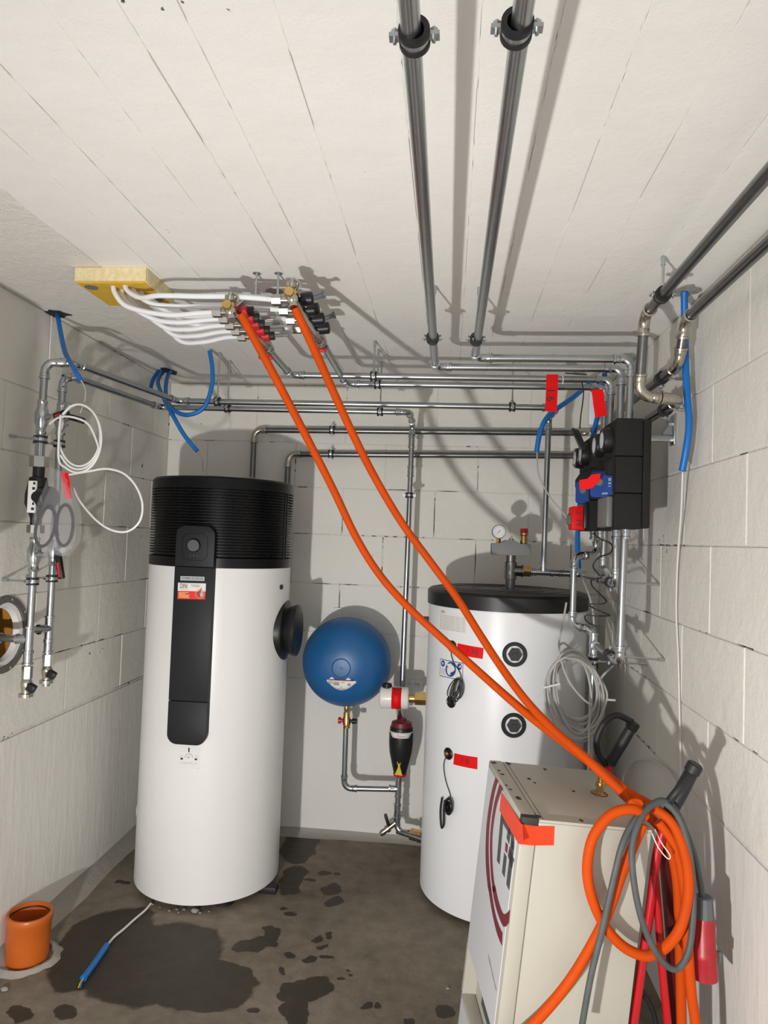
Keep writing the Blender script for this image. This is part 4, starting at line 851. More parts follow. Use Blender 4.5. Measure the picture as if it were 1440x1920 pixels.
# shelf bracket rail holding the groups on the wall
rb = thing('wall_rail', 'galvanised rail bracket fixing the near pump group to right wall', 'bracket', (XR, 2.74, 2.11))
MB().box((.717, 2.73, 2.098), (XR-.004, 2.756, 2.122)).build('rail', 'zinc', rb, bevel=.003); MB().box((XR-.010, 2.715, 2.085), (XR, 2.771, 2.20)).build('wall_plate', 'zinc', rb, bevel=.003); MB().hexn((XR-.010, 2.743, 2.17), (XR-.026, 2.743, 2.17), .010).build('bolt', 'zinc', rb)
MB().prism([V((XR-.010, 2.74, 2.122)), V((XR-.05, 2.74, 2.122)), V((XR-.010, 2.74, 2.18))], (0, .008, 0)).build('gusset', 'cast_grey', rb)

# ================================================================ manifolds under the ceiling
def manifold(label, x, y0, y1, z, n, red):
    t = thing('heating_manifold', label, 'manifold', (x, (y0+y1)/2, z), 'heating manifolds')
    MB().cyl((x, y0+.02, z), (x, y1, z), .017, 20).build('bar', 'chrome', t)
    # front end: brass vent, hose cock
    e = MB().lathe((x, y0+.025, z), (0, -1, 0), [(0, .020), (.02, .022), (.04, .020), (.045, .014), (.055, .014)], 18).build('end_piece', 'brass', t)
    MB().lathe((x, y0-.005, z), (.15, -.2, 1), [(0, .012), (.018, .012), (.02, .018), (.034, .018), (.036, .008), (.046, .008)], 14).build('air_vent', 'chrome', e)
    MB().torus((x+.012, y0-.006, z+.026), (0, 1, .3), .016, .0045, 18, 6).build('cap_loop', 'champagne', e)
    MB().lathe((x+.004, y0-.004, z-.005), (.25, -.35, -1), [(0, .014), (.012, .018), (.03, .018), (.034, .013), (.05, .014)], 14).build('hose_tail', 'chrome', e)
    for i in range(n):
        y = y0+.055+i*(y1-y0-.14)/(n-1)
        nt = MB().hexn((x-.075, y, z), (x-.045, y, z), .0185).build('union_nut', 'chrome', t, smooth=20); MB().lathe((x-.015, y, z), (-1, 0, 0), [(0, .010), (.032, .011)], 12).build('outlet', 'chrome', nt)
        if red:
            c = MB().lathe((x+.012, y, z), (1, 0, .08), [(0, .010), (.010, .010), (.012, .019), (.034, .019), (.036, .014)], 10).build('regulator', 'red_plastic', t, smooth=20)
            MB().lathe((x+.048, y, z+.003), (1, 0, .08), [(0, .016), (.016, .016), (.018, .008)], 14).build('meter_collar', 'rubber', c); MB().lathe((x+.064, y, z+.004), (1, 0, .08), [(0, .0068), (.055, .0068), (.056, .004)], 12).build('flow_meter', 'meter_tube', c)
        else:
            c = MB().lathe((x+.012, y, z), (1, 0, .1), [(0, .010), (.008, .010), (.010, .022), (.045, .022), (.048, .019), (.05, .010)], 18).build('valve_cap', 'black_plastic', t)
            if i in (0, 2): MB().lathe((x+.06, y, z+.006), (1, .1, .4), [(0, .008), (.03, .008), (.032, .012), (.04, .012)], 10).build('lead_nozzle', 'plug_grey', c)
    # rear ball valve with red butterfly handle
    b = MB().lathe((x, y1-.004, z), (0, 1, 0), [(0, .017), (.004, .021), (.014, .023), (.022, .019), (.03, .025), (.052, .025), (.060, .018), (.066, .022), (.086, .022), (.09, .016)], 18).build('ball_valve', 'chrome', t)
    MB().cyl((x, y1+.04, z-.02), (x, y1+.04, z-.04), .007, 10).build('valve_stem', 'chrome', b); MB().box((x-.028, y1+.031, z-.052), (x+.028, y1+.049, z-.038)).build('butterfly_handle', 'red_plastic', b, bevel=.004)
    return t
manifold('chrome heating manifold with red regulators and clear flow meters under ceiling', -.737, 2.20, 2.62, 2.43, 5, True)
manifold('chrome heating manifold with black valve caps under ceiling', -.522, 2.15, 2.60, 2.455, 4, False)
br = thing('manifold_bracket', 'galvanised hanger bracket with two rods above the manifolds', 'bracket', (-.64, 2.28, ZC))
mb = MB(); mb.box((-.70, 2.262, 2.488), (-.575, 2.298, 2.493)); mb.prism([V((-.70, 2.262, 2.488)), V((-.737, 2.262, 2.452)), V((-.737, 2.262, 2.447)), V((-.695, 2.262, 2.488))], (0, .036, 0)); mb.prism([V((-.575, 2.262, 2.488)), V((-.535, 2.262, 2.478)), V((-.535, 2.262, 2.473)), V((-.58, 2.262, 2.487))], (0, .036, 0)); mb.build('hanger_plate', 'zinc', br)
for x in (-.675, -.60):
    MB().cyl((x, 2.28, 2.478), (x, 2.28, ZC), .004, 10).build('rod', 'zinc', br); MB().hexn((x, 2.28, 2.493), (x, 2.28, 2.500), .009).build('nut', 'zinc', br); MB().cyl((x, 2.28, ZC-.004), (x, 2.28, ZC), .014, 14).build('rod_washer', 'zinc', br)
# yellow firestop board
yb = thing('firestop_board', 'yellow rigid board fixed under the ceiling where white hoses enter', 'board', (-1.17, 2.35, ZC))
MB().box((-1.29, 2.238, 2.522), (-1.045, 2.47, ZC)).build('board', 'yellow_board', yb, smooth=0, bevel=.003)
MB().box((-1.293, 2.232, 2.528), (-1.042, 2.238, ZC-.001)).build('board_edge', 'yellow_edge', yb, smooth=0); MB().box((-1.045, 2.24, 2.524), (-1.040, 2.47, ZC-.001)).build('board_edge', 'yellow_edge', yb, smooth=0)
for x, y in ((-1.255, 2.275), (-1.075, 2.40)): MB().cyl((x, y, 2.522), (x, y, 2.5195), .022, 20).build('fixing_disc', 'grey_disc', yb)
# white hoses
for i in range(5):
    y = 2.20+.055+i*.07; s = V((-1.175+.012*i, 2.27+.035*i, 2.535)); e = V((-.792, y, 2.43))
    pts = [s, s+V((.008, 0, -.035)), s+V((.05, (y-s.y)*.3, -.080+.004*i)), V((-1.04, y+.004, 2.430-.004*i)), V((-.95, y+.002, 2.420-.003*i)), V((-.86, y, 2.426)), e]
    tag(MB().tube(spline(pts, 8), .0085, 10).build('heating_hose', 'white_hose'), ('nearest', 'second', 'third', 'fourth', 'farthest')[i]+' of five white hoses reaching the red-capped manifold', 'hose', 'white heating hoses')
for i in range(4):
    y = 2.205+i*.103; s = V((-1.13+.015*i, 2.262+.03*i, 2.535)); e = V((-.577, y, 2.455))
    pts = [s, s+V((.012, 0, -.03)), s+V((.07, (y-s.y)*.4, -.062)), V((-.98, y, 2.468)), V((-.85, y, 2.466)), V((-.72, y, 2.465)), e]
    tag(MB().tube(spline(pts, 8), .0085, 10).build('heating_hose', 'white_hose'), ('nearest', 'second', 'third', 'farthest')[i]+' of four white hoses passing over to the black-capped manifold', 'hose', 'white heating hoses')

# ================================================================ orange hoses from the manifolds to the heating unit
def px_path(lst): return [PY(x, y, Y) for x, y, Y in lst]
h1p = px_path([(452, 590, 2.17), (475, 632, 2.19), (520, 715, 2.27), (575, 820, 2.37), (625, 918, 2.45), (668, 1008, 2.50), (712, 1078, 2.52), (765, 1138, 2.52), (830, 1198, 2.50), (905, 1266, 2.44), (985, 1336, 2.36), (1060, 1394, 2.27), (1125, 1444, 2.18), (1180, 1487, 2.10), (1222, 1512, 2.04), (1262, 1545, 2.01), (1286, 1610, 1.99), (1290, 1680, 1.98), (1270, 1750, 1.97), (1225, 1790, 1.96), (1180, 1782, 1.955), (1140, 1745, 1.95), (1112, 1690, 1.945), (1101, 1630, 1.945), (1112, 1570, 1.95), (1145, 1528, 1.96), (1185, 1517, 1.97), (1210, 1530, 1.99)])
tag(MB().tube(spline(h1p, 7), .0138, 14).build('orange_hose', 'orange_hose'), 'orange rubber hose from red-capped manifold ending in a loop on the cart handle', 'hose', 'orange heating hoses')
h2p = px_path([(553, 578, 2.13), (572, 618, 2.16), (605, 690, 2.24), (655, 800, 2.36), (700, 890, 2.44), (752, 978, 2.50), (806, 1052, 2.52), (856, 1120, 2.51), (900, 1190, 2.47), (942, 1254, 2.41), (985, 1312, 2.35), (1035, 1366, 2.27), (1090, 1414, 2.19), (1150, 1470, 2.12), (1195, 1512, 2.085), (1243, 1560, 2.08), (1268, 1640, 2.08), (1274, 1760, 2.08), (1278, 1920, 2.08), (1281, 2010, 2.08)])
tag(MB().tube(spline(h2p, 7), .0138, 14).build('orange_hose', 'orange_hose'), 'orange rubber hose from black-capped manifold dropping behind the cart frame', 'hose', 'orange heating hoses')
h3p = px_path([(1205, 1545, 1.985), (1190, 1580, 1.98), (1165, 1640, 1.965), (1140, 1710, 1.955), (1105, 1780, 1.94), (1060, 1850, 1.93), (1000, 1920, 1.91), (930, 1985, 1.90), (880, 2050, 1.88)])
tag(MB().tube(spline(h3p, 7), .0138, 14).build('orange_hose', 'orange_hose'), 'loose orange hose end crossing the cream unit down to the left', 'hose', 'orange heating hoses')
h4p = px_path([(1235, 1540, 2.03), (1268, 1590, 2.02), (1285, 1680, 2.01), (1290, 1780, 2.0), (1296, 1860, 2.0), (1304, 1920, 2.0), (1310, 2000, 2.0)])
tag(MB().tube(spline(h4p, 7), .0138, 14).build('orange_hose', 'orange_hose'), 'orange hose hanging straight down right of the red cart frame', 'hose', 'orange heating hoses')

# ================================================================ cream mobile heating unit
cx_ = lambda v: v[0]*R_AX+v[1]*D_AX+v[2]*fw
UX = cx_((1, .12, .06)).normalized(); UZ = -cx_((-.12, 1, 0)); UZ = (UZ-UX*UZ.dot(UX)).normalized(); UY = UZ.cross(UX)
UC = PZ(980, 1531, .95); UWd, UDp, UHt = .363, .436, .90
MU = Matrix((UX, UY, UZ)).transposed().to_4x4(); MU.translation = UC
U = lambda x, y, z: MU @ V((x, y, z))
hu = thing('mobile_heating_unit', 'cream sheet metal mobile heating unit with maroon logo leaning on a cart', 'heating unit', U(UWd/2, UDp/2, -UHt))
E_ = .046
MB().box((E_, E_*.9, -UHt), (UWd, UDp, -.004), MU).build('cabinet', 'cream_metal', hu, bevel=.003)
# front door leaf on the left side with a recessed control bay
zr0, zr1 = -.775, -.620
MB().box((0, .002, zr1), (E_-.001, UDp, -.002), MU).build('upper_door', 'cream_metal', hu, bevel=.006)
MB().box((0, .002, -UHt), (E_-.001, UDp, zr0), MU).build('lower_door', 'cream_metal', hu, bevel=.006)
for y0, y1 in ((.002, .045), (UDp-.018, UDp)): MB().box((0, y0, zr0-.001), (E_-.001, y1, zr1+.001), MU).build('bay_jamb', 'cream_metal', hu)
MB().box((E_-.002, .04, zr0), (E_+.0, UDp-.012, zr1), MU).build('bay_back', 'cream_metal', hu)
dp = MB().box((E_-.004, .05, zr0+.03), (E_-.0022, .33, zr1-.012), MU).build('control_display', 'logo_grey', hu); MB().box((E_-.005, .22, zr0+.06), (E_-.0038, .32, zr1-.03), MU).build('display_window', 'plug_red', dp); MB().box((E_-.0046, .06, zr0+.04), (E_-.0038, .20, zr1-.03), MU).build('display_face', 'grey_plastic', dp)
fp = MB().box((-.0018, .028, zr1+.006), (.001, UDp-.014, -.020), MU).build('front_sticker', 'panel_white', hu); nL = -UX; pL = U(-.002, 0, 0)
MB().box((-.0018, .03, -UHt+.02), (.001, UDp-.02, zr0-.012), MU).build('lower_sticker', 'panel_white', hu)
k6 = lambda L_: [(880+x/7.383, 1440+y/7.383) for x, y in L_]; k8 = lambda L_: [(860+x/6, 1640+y/6) for x, y in L_]
def band(left, right, name):
    mb = MB(); A_ = [PP(x, y, pL, nL)+nL*.001 for x, y in left]; B_ = [PP(x, y, pL, nL)+nL*.001 for x, y in right]; n = 24
    def samp(L_):
        S = spline(L_, 10); ln = [0]
        for a, b in zip(S, S[1:]): ln.append(ln[-1]+(b-a).length)
        out = []
        for i in range(n+1):
            t = ln[-1]*i/n; k = max(j for j in range(len(ln)) if ln[j] <= t+1e-9); k = min(k, len(S)-2); f = (t-ln[k])/max(1e-9, ln[k+1]-ln[k]); out.append(S[k].lerp(S[k+1], min(1, f)))
        return out
    for a, b in zip(samp(A_), samp(B_)): mb.v += [a, b, a-nL*.0015, b-nL*.0015]
    for i in range(n): j = 4*i; mb.f += [(j, j+1, j+5, j+4), (j+2, j+6, j+7, j+3), (j, j+4, j+6, j+2), (j+1, j+3, j+7, j+5)]
    mb.f += [(0, 2, 3, 1), (4*n, 4*n+1, 4*n+3, 4*n+2)]
    return mb.build(name, 'maroon', fp, smooth=0)
band(k6([(362, 135), (300, 380), (245, 750), (228, 1100), (235, 1400), (265, 1700)])+k8([(330, 120), (375, 400), (430, 650), (488, 800)]), k6([(395, 185), (340, 400), (285, 760), (268, 1100), (278, 1400), (305, 1700)])+k8([(360, 120), (405, 400), (450, 560), (495, 660)]), 'logo_ring')
band(k6([(420, 225), (345, 500), (300, 830), (288, 1100), (300, 1450), (335, 1750)])+k8([(375, 120), (405, 300), (450, 460), (510, 590), (560, 545)]), k6([(460, 290), (385, 500), (330, 830), (318, 1100), (330, 1450), (370, 1720)])+k8([(412, 120), (435, 240), (475, 380), (515, 450), (573, 400)]), 'logo_ring')
def ls(pts, hw, m='logo_grey'): flat_stroke(k6(pts), hw, pL, nL, 'logo_letter', m, fp)
ls([(458, 655), (430, 980), (402, 1310)], .016); ls([(455, 640), (505, 745), (540, 800), (552, 900), (535, 1010)], .016); ls([(550, 830), (590, 870), (603, 1000), (600, 1120)], .014); ls([(603, 1000), (575, 1300), (534, 1650)], .016)
ls([(548, 1150), (580, 1250), (604, 1330)], .015); ls([(502, 1205), (472, 1480)], .015); ls([(520, 1045), (512, 1165)], .012, 'maroon')
p0, p1 = PP(917, 1788, pL, nL), PP(932, 1858, pL, nL); ud = (p1-p0).normalized(); lettering('mobile-in-time.com', U(-.002, .10, -.493), (-UY-UZ*.18).normalized(), (UZ-UY*.18).normalized(), .0155, 'logo_grey', fp, lift=.0012)
# tape, corner damage, seams, chips
tpn = -UY; pN = U(0, 0, 0)
t1 = flat_poly(k6([(455, 345), (730, 775), (745, 1060), (690, 1045), (430, 590)]), pL, nL, 'orange_tape', 'orange_tape', hu, .003)
t2 = flat_poly([(978.5, 1545), (1003, 1548), (1039, 1548.5), (1037.5, 1584), (1000, 1584.5), (974, 1582)], U(0, .0008, 0), tpn, 'orange_tape', 'orange_tape', hu, .003)
MB().box((-.001, -.0015, -.026), (.046, .022, -.0005), MU).build('chipped_corner', 'chip_dark', hu, bevel=.003)
MB().box((.058, .002, -.0045), (.0595, UDp-.002, -.0036), MU).build('top_seam', 'chip_dark', hu); MB().box((.0455, E_*.9-.0008, -UHt), (.047, E_*.9+.001, -.004), MU).build('panel_seam', 'chip_dark', hu)
MB().box((E_, .0, -UHt), (UWd, E_*.9+.001, -.012), MU).build('side_panel', 'cream_metal', hu, bevel=.003); MB().box((E_+.001, .0, -.0115), (UWd, E_*.9, -.004), MU).build('panel_flange', 'cream_metal', hu)
random.seed(3)
for x, y, s_ in ((.02, .13, .014), (.012, .19, .006), (.008, .22, .005), (.016, .31, .007), (.012, .34, .005), (.010, .41, .010), (.10, .30, .007), (.11, .27, .006), (.03, .05, .004), (.22, .23, .008), (.18, .40, .008), (.17, .02, .008), (.05, .02, .010), (.06, .42, .01)):
    P = [U(x+s_*random.uniform(.4, 1.2)*math.cos(a*1.05), y+s_*random.uniform(.5, 1.4)*math.sin(a*1.05), -.0028 if x < .03 else -.0046) for a in range(6)]; MB().prism(P, UZ*.0016).build('paint_chip', 'chip_dark', hu, smooth=0)
# brass outlet on top
oq = PP(1124, 1488, U(0, 0, -.004), UZ)
ob = MB().lathe(oq-UZ*.002, UZ, [(0, .024), (.004, .024), (.006, .011), (.022, .011), (.024, .015), (.038, .015), (.040, .010), (.062, .012)], 20).build('outlet_valve', 'brass', hu); MB().lathe(oq-UZ*.002, UZ, [(0, .0255), (.003, .0255), (.0045, .014)], 20).build('valve_flange', 'chip_dark', ob)

# ---- red hand cart behind the unit
hc = thing('hand_cart', 'red tubular hand cart with black rubber grips between unit and right wall', 'hand cart', U(UWd+.1, UDp/2, -UHt))
def rail(pts, r=.014, m='red_frame', name='frame_rail'): return MB().tube(spline(pts, 6), r, 14).build(name, m, hc)
rail(px_path([(1272, 1500, 2.05), (1250, 1540, 2.055), (1232, 1600, 2.06), (1222, 1680, 2.06), (1205, 1800, 2.06), (1188, 1920, 2.06), (1178, 2000, 2.06)]), .0125)
rail(px_path([(1228, 1640, 2.07), (1236, 1740, 2.07), (1243, 1830, 2.07), (1252, 1920, 2.07), (1258, 2000, 2.07)]), .011)
g = rail(px_path([(1150, 1425, 2.56), (1135, 1460, 2.56), (1128, 1500, 2.56), (1124, 1640, 2.56), (1115, 1850, 2.56)]), .013)
MB().ribbon(px_path([(1245, 1548, 2.10), (1252, 1640, 2.10), (1262, 1760, 2.10), (1268, 1990, 2.10)]), (1, .2, 0), .016, (0, .02, 0)).build('rear_bar', 'red_frame_shaded', hc)
def grip(a, b, guard, name='grip'):
    d = (b-a).normalized(); L_ = (b-a).length
    o = MB().lathe(a, d, [(0, .020), (.012, .021), (.014, .0185), (L_*.5, .0195), (L_-.03, .018), (L_-.026, .0215), (L_-.004, .0215), (L_, .018)], 22).build(name, 'rubber', hc)
    for s in (.02,): MB().torus(a+d*s, d, .0195, .002, 20, 6).build('grip_ring', 'rubber', o)
    if guard: MB().tube(spline(guard, 6), .011, 12).build('hand_guard', 'rubber', o)
ga, gb = PY(1255, 1526, 2.05), PY(1305, 1432, 2.03); grip(ga, gb, [ga+(gb-ga)*.03, ga+V((-.012, -.03, .04)), ga+(gb-ga)*.5+V((-.022, -.035, .01)), gb-(gb-ga)*.12])
ga, gb = PY(1143, 1432, 2.56), PY(1190, 1354, 2.55)
grip(ga, gb, [PY(1135, 1434, 2.56), PY(1121, 1412, 2.54), PY(1119, 1385, 2.53), PY(1134, 1354, 2.53), PY(1157, 1341, 2.54), PY(1186, 1354, 2.55)])
wv = px_path([(1208, 1900, 2.12)])[0]; MB().torus(V((U(UWd, 0, 0).x-.01, 2.30, .13)), (1, 0, .05), .10, .03, 28, 10).build('wheel', 'rubber', hc)
MB().tube(spline(px_path([(1196, 1850, 2.08), (1215, 1875, 2.09), (1228, 1910, 2.1), (1232, 1960, 2.1)]), 6), .008, 8).build('axle_arm', 'rubber', hc)
MB().box((.01, .02, -UHt-.02), (UWd+.02, UDp-.02, -UHt-.001), MU).build('toe_plate', 'red_frame_shaded', hc)
# ---- grey rubber cable with red industrial plug
tag(MB().tube(spline(px_path([(1090, 1930, 1.92), (1108, 1830, 1.92), (1130, 1740, 1.925), (1150, 1650, 1.93), (1168, 1580, 1.94), (1192, 1535, 1.97), (1222, 1510, 2.0), (1250, 1508, 2.01), (1278, 1545, 2.0), (1296, 1620, 1.99), (1300, 1700, 1.98), (1292, 1780, 1.97), (1268, 1817, 1.96), (1236, 1795, 1.94), (1205, 1730, 1.93), (1188, 1650, 1.93), (1186, 1580, 1.94), (1205, 1528, 1.97), (1235, 1502, 2.0), (1262, 1512, 2.025), (1286, 1560, 2.03), (1306, 1620, 2.035), (1318, 1690, 2.04)]), 8), .0085, 12).build('power_cable', 'rubber_cable'), 'dusty grey rubber power cable looped over the near cart grip', 'cable')
pq = PY(1319, 1680, 2.04); pe_ = PY(1321, 1832, 2.04); d = (pe_-pq).normalized(); L_ = (pe_-pq).length
ip = thing('industrial_plug', 'red three-phase industrial plug hanging by the right wall', 'plug', pe_)
MB().lathe(pq, d, [(0, .020), (.002, .024), (.035, .026), (.055, .027), (.056, .024)], 10).build('cable_gland', 'plug_grey', ip, smooth=20)
MB().lathe(pq+d*.055, d, [(0, .026), (.01, .029), (.085, .030), (.09, .033), (.105, .034), (.115, .033), (L_-.056, .035), (L_-.055, .031), (L_-.07, .030)], 28).build('plug_body', 'plug_red', ip)
MB().box(-V((.006, .006, .015)), V((.012, .006, .015)), Matrix.Translation(pq+d*.16+V((.033, 0, 0)))).build('plug_latch', 'plug_grey', ip, bevel=.003)
tag(MB().tube(spline(px_path([(1222, 1562, 2.0), (1235, 1590, 1.985), (1252, 1610, 1.98), (1256, 1603, 1.985), (1240, 1580, 2.0), (1228, 1555, 2.03)]), 6), .0016, 6).build('cable_tie', 'white_plastic'), 'thin white cable tie on the cart frame below the near grip', 'cable tie')

# ================================================================ conduits and cables
def cond(label, path, r=.0105, ribbed=False, group='blue conduits'):
    S = spline(path, 10)
    if ribbed:
        D = [S[0]]; step = .0042
        for a, b in zip(S, S[1:]):
            while (b-D[-1]).length >= step: D.append(D[-1]+(b-D[-1]).normalized()*step)
        rr = [r*(1.0 if i % 2 else .88) for i in range(len(D))]; o = MB().tube(D, rr, 14).build('conduit', 'blue_conduit', smooth=60)
    else: o = MB().tube(S, r, 12).build('conduit', 'blue_conduit')
    return tag(o, label, 'conduit', group)
cond('blue conduit from the ceiling hole over the left riser pipes', [V((h1.x, h1.y, ZC-.001)), PY(113, 620, 2.68), PY(122, 660, 2.60), PY(138, 690, 2.47), PY(152, 713, 2.45)], .0095)
hb_ = V((h2.x, h2.y, ZC-.001))
cond('blue conduit from the corner hole hanging down to the heater hood', [hb_+V((.01, .0, 0)), PY(296, 715, 3.55), PY(306, 745, 3.40), PY(322, 775, 3.24), PY(345, 815, 3.22), PY(370, 846, 3.22)], .0105)
cond('blue conduit looping from the corner hole and standing up behind rods', [hb_+V((.045, .0, 0)), PY(312, 715, 3.55), PY(312, 745, 3.42), PY(325, 768, 3.24), PY(352, 778, 3.22), PY(382, 764, 3.22), PY(397, 725, 3.22), PY(398, 690, 3.22), PY(393, 658, 3.22)], .0105)
cond('short blue conduit tucked behind the pipes in the left corner', [hb_+V((-.02, .0, 0)), PY(287, 712, 3.62), PY(281, 735, 3.60)], .0105)
cond('blue conduit arching from the pump pipes down to the left', [V((.70, 3.36, 2.36)), PY(1120, 712, 3.40), PY(1075, 745, 3.36), PY(1030, 778, 3.24), PY(1013, 810, 3.22), PY(1006, 848, 3.22)], .0115)
cond('blue conduit hanging behind the far pump down to tank lid', [PY(1134, 700, 3.40), PY(1118, 790, 3.36), PY(1100, 865, 3.36), PY(1088, 940, 3.34), PY(1083, 1005, 3.30), PY(1085, 1066, 3.26)], .0115)
cond('ribbed blue conduit hanging from broken ceiling hole on right wall', [V((h3.x, h3.y, ZC-.001)), PX(1284, 620, .795), PX(1287, 720, .80), PX(1292, 790, .805), PX(1287, 840, .800), PX(1279, 884, .795)], .0125, True)
def cable(label, path, m='white_cable', r=.0035, name='cable', cat='cable', closed=False, sub=8, group=None):
    return tag(MB().tube(spline(path, sub, closed), r, 8, closed=closed).build(name, m), label, cat, group)
cable('thin white cable hanging from the ribbed conduit along right wall', [PX(1280, 884, .797), PX(1277, 960, .815), PX(1270, 1060, .83), PX(1268, 1150, .835), PX(1272, 1240, .836), PX(1274, 1330, .837), PX(1276, 1420, .837), PX(1276, 1470, .83)], r=.0034)
cable('white cable arching on the right wall behind the cart grips', [PX(1165, 1480, .80), PX(1172, 1448, .82), PX(1190, 1428, .83), PX(1215, 1424, .834), PX(1240, 1435, .834), PX(1262, 1460, .834), PX(1278, 1500, .832), PX(1280, 1530, .832)], r=.0038)
cable('thin grey cable from the arching conduit to the taped actuator', [PY(1007, 848, 3.22), PY(1010, 890, 3.2), PY(1030, 930, 3.18), PY(1055, 960, 3.14), PY(1066, 975, 3.12)], 'grey_cable', .0035)
cable('grey cable from the hanging conduit down past the tank lid', [PY(1086, 1066, 3.25), PY(1092, 1085, 3.2), PY(1104, 1115, 3.13), PY(1112, 1150, 3.10), PY(1114, 1185, 3.09)], 'grey_cable', .0042)
cable('thin wire from the left conduit end down to the corner', [PY(371, 846, 3.22), PY(379, 862, 3.3), PY(381, 884, 3.4)], 'grey_cable', .0016)
# grey cable coil hanging beside the buffer tank
cc_ = thing('cable_coil', 'coil of pale grey cable hanging on pipe beside buffer tank', 'cable coil', PY(1083, 1390, 3.02))
random.seed(11)
for i in range(9):
    ox, oy = random.uniform(-5, 5), random.uniform(-10, 10); rx = 44+random.uniform(-14, 10); ry = 72+random.uniform(-16, 14); ph = random.uniform(-.2, .2); Yo = 2.98+.010*i
    P = []
    for k in range(14):
        a = 2*math.pi*k/14+ph; x_, y_ = rx*math.cos(a), ry*math.sin(a); P.append(PY(1080+ox+x_+y_*.12, 1300+oy+y_, Yo+.02*math.sin(a+i)))
    MB().tube(spline(P, 5, True), .0048, 8, closed=True).build('cable_turn', 'grey_cable', cc_)
for lst in ([(1062, 1130, 3.03), (1055, 1170, 3.0), (1048, 1210, 2.99), (1056, 1252, 2.98), (1072, 1285, 2.97), (1095, 1312, 2.97), (1110, 1322, 2.97)], [(1049, 1210, 2.98), (1058, 1206, 3.0), (1075, 1220, 3.01), (1085, 1228, 3.02)], [(1108, 1330, 2.97), (1104, 1370, 2.97), (1106, 1418, 2.96)], [(1125, 1270, 3.0), (1138, 1300, 2.98), (1134, 1325, 2.97), (1126, 1345, 2.97)], [(1150, 1248, 2.95), (1128, 1270, 2.98), (1122, 1290, 3.0)]):
    MB().tube(spline(px_path(lst), 6), .0045, 8).build('cable_lead', 'grey_cable', cc_)
for lst in ([(1018, 1290, 2.96), (1050, 1282, 2.955)], [(1138, 1312, 2.97), (1154, 1313, 2.97)]): MB().tube(px_path(lst), .0045, 8).build('tie_wrap', 'white_cable', cc_)
# black wire winding round the pump pipes
cable('thin black wire winding round the pipes below the pumps', px_path([(1112, 1000, 3.0), (1125, 1010, 2.72), (1146, 1020, 2.70), (1145, 1036, 2.75), (1122, 1046, 2.74), (1112, 1062, 2.74), (1124, 1078, 2.72), (1128, 1084, 2.73), (1110, 1086, 2.98), (1110, 1098, 2.95), (1126, 1115, 2.70), (1137, 1128, 2.62), (1125, 1133, 2.62), (1106, 1133, 2.95), (1112, 1140, 2.98), (1130, 1148, 2.62), (1143, 1154, 2.60), (1120, 1155, 2.62), (1098, 1154, 2.98), (1100, 1165, 2.98), (1118, 1174, 2.98), (1134, 1177, 2.97)]), 'black_cable', .0030)
# black cable bundle at far pump
bb = thing('sensor_lead_bundle', 'folded bundle of black sensor lead hanging before the far pump', 'cable', PY(1085, 840, 3.0))
for i in range(5): MB().tube(spline(px_path([(1073+i*2.4, 803+i, 2.98), (1080+i*2.6, 822, 2.97+.006*i), (1089+i*2.4, 843, 2.98)]), 6), .0042, 6).build('lead_turn', 'black_cable', bb)
MB().tube(spline(px_path([(1091, 716, 3.06), (1094, 740, 3.03), (1089, 780, 3.0), (1087, 803, 2.99)]), 8), .0026, 6).build('lead', 'black_cable', bb)
# sensor cables on the buffer tank
def bt_path(lst): return [on_bt(x, y, l)[0] for x, y, l in lst]
s1 = thing('sensor_cable', 'tangled black sensor cable hanging under upper tape label of tank', 'cable', on_bt(846, 1310, .02)[0], 'tank sensor cables')
MB().tube(spline(bt_path([(847, 1214, .012), (846, 1228, .012), (851, 1243, .008), (859, 1255, .008), (864, 1266, .010), (864, 1272, .012)]), 8), .0022, 6).build('lead', 'black_cable', s1)
random.seed(5)
for i in range(8):
    a = random.uniform(-.5, .15); ry = random.uniform(16, 24); rx = random.uniform(4, 9); P = []
    cxx, cyy = 861, 1273
    for k in range(12):
        q = 2*math.pi*k/12; u_, v_ = rx*math.sin(q), ry*(1-math.cos(q)); ang = .55+a; P.append((cxx-v_*math.sin(ang)*.75+u_*math.cos(ang), cyy+v_*math.cos(ang)*.95+u_*math.sin(ang), .014+.003*i))
    MB().tube(spline(bt_path(P), 4, True), .0024, 6, closed=True).build('cable_turn', 'black_cable', s1)
s2 = thing('sensor_cable', 'short black sensor cable with coil hanging under lower tape label of tank', 'cable', on_bt(838, 1530, .02)[0], 'tank sensor cables')
MB().tube(spline(bt_path([(841, 1416, .014), (834, 1424, .012), (832, 1440, .008), (836, 1465, .008), (844, 1490, .008), (843, 1500, .010)]), 8), .0022, 6).build('lead', 'black_cable', s2)
for i in range(4): P = [(840+7*math.cos(2*math.pi*k/12)+i*.4, 1512+(13+i)*math.sin(2*math.pi*k/12), .014+.004*i) for k in range(12)]; MB().tube(spline(bt_path(P), 4, True), .0026, 6, closed=True).build('cable_turn', 'black_cable', s2)
MB().tube(spline(bt_path([(829, 1495, .016), (826, 1515, .018), (826, 1535, .018), (828, 1552, .016), (832, 1545, .018), (832, 1520, .02), (834, 1500, .018)]), 6), .0046, 8).build('cable_fold', 'black_cable', s2)
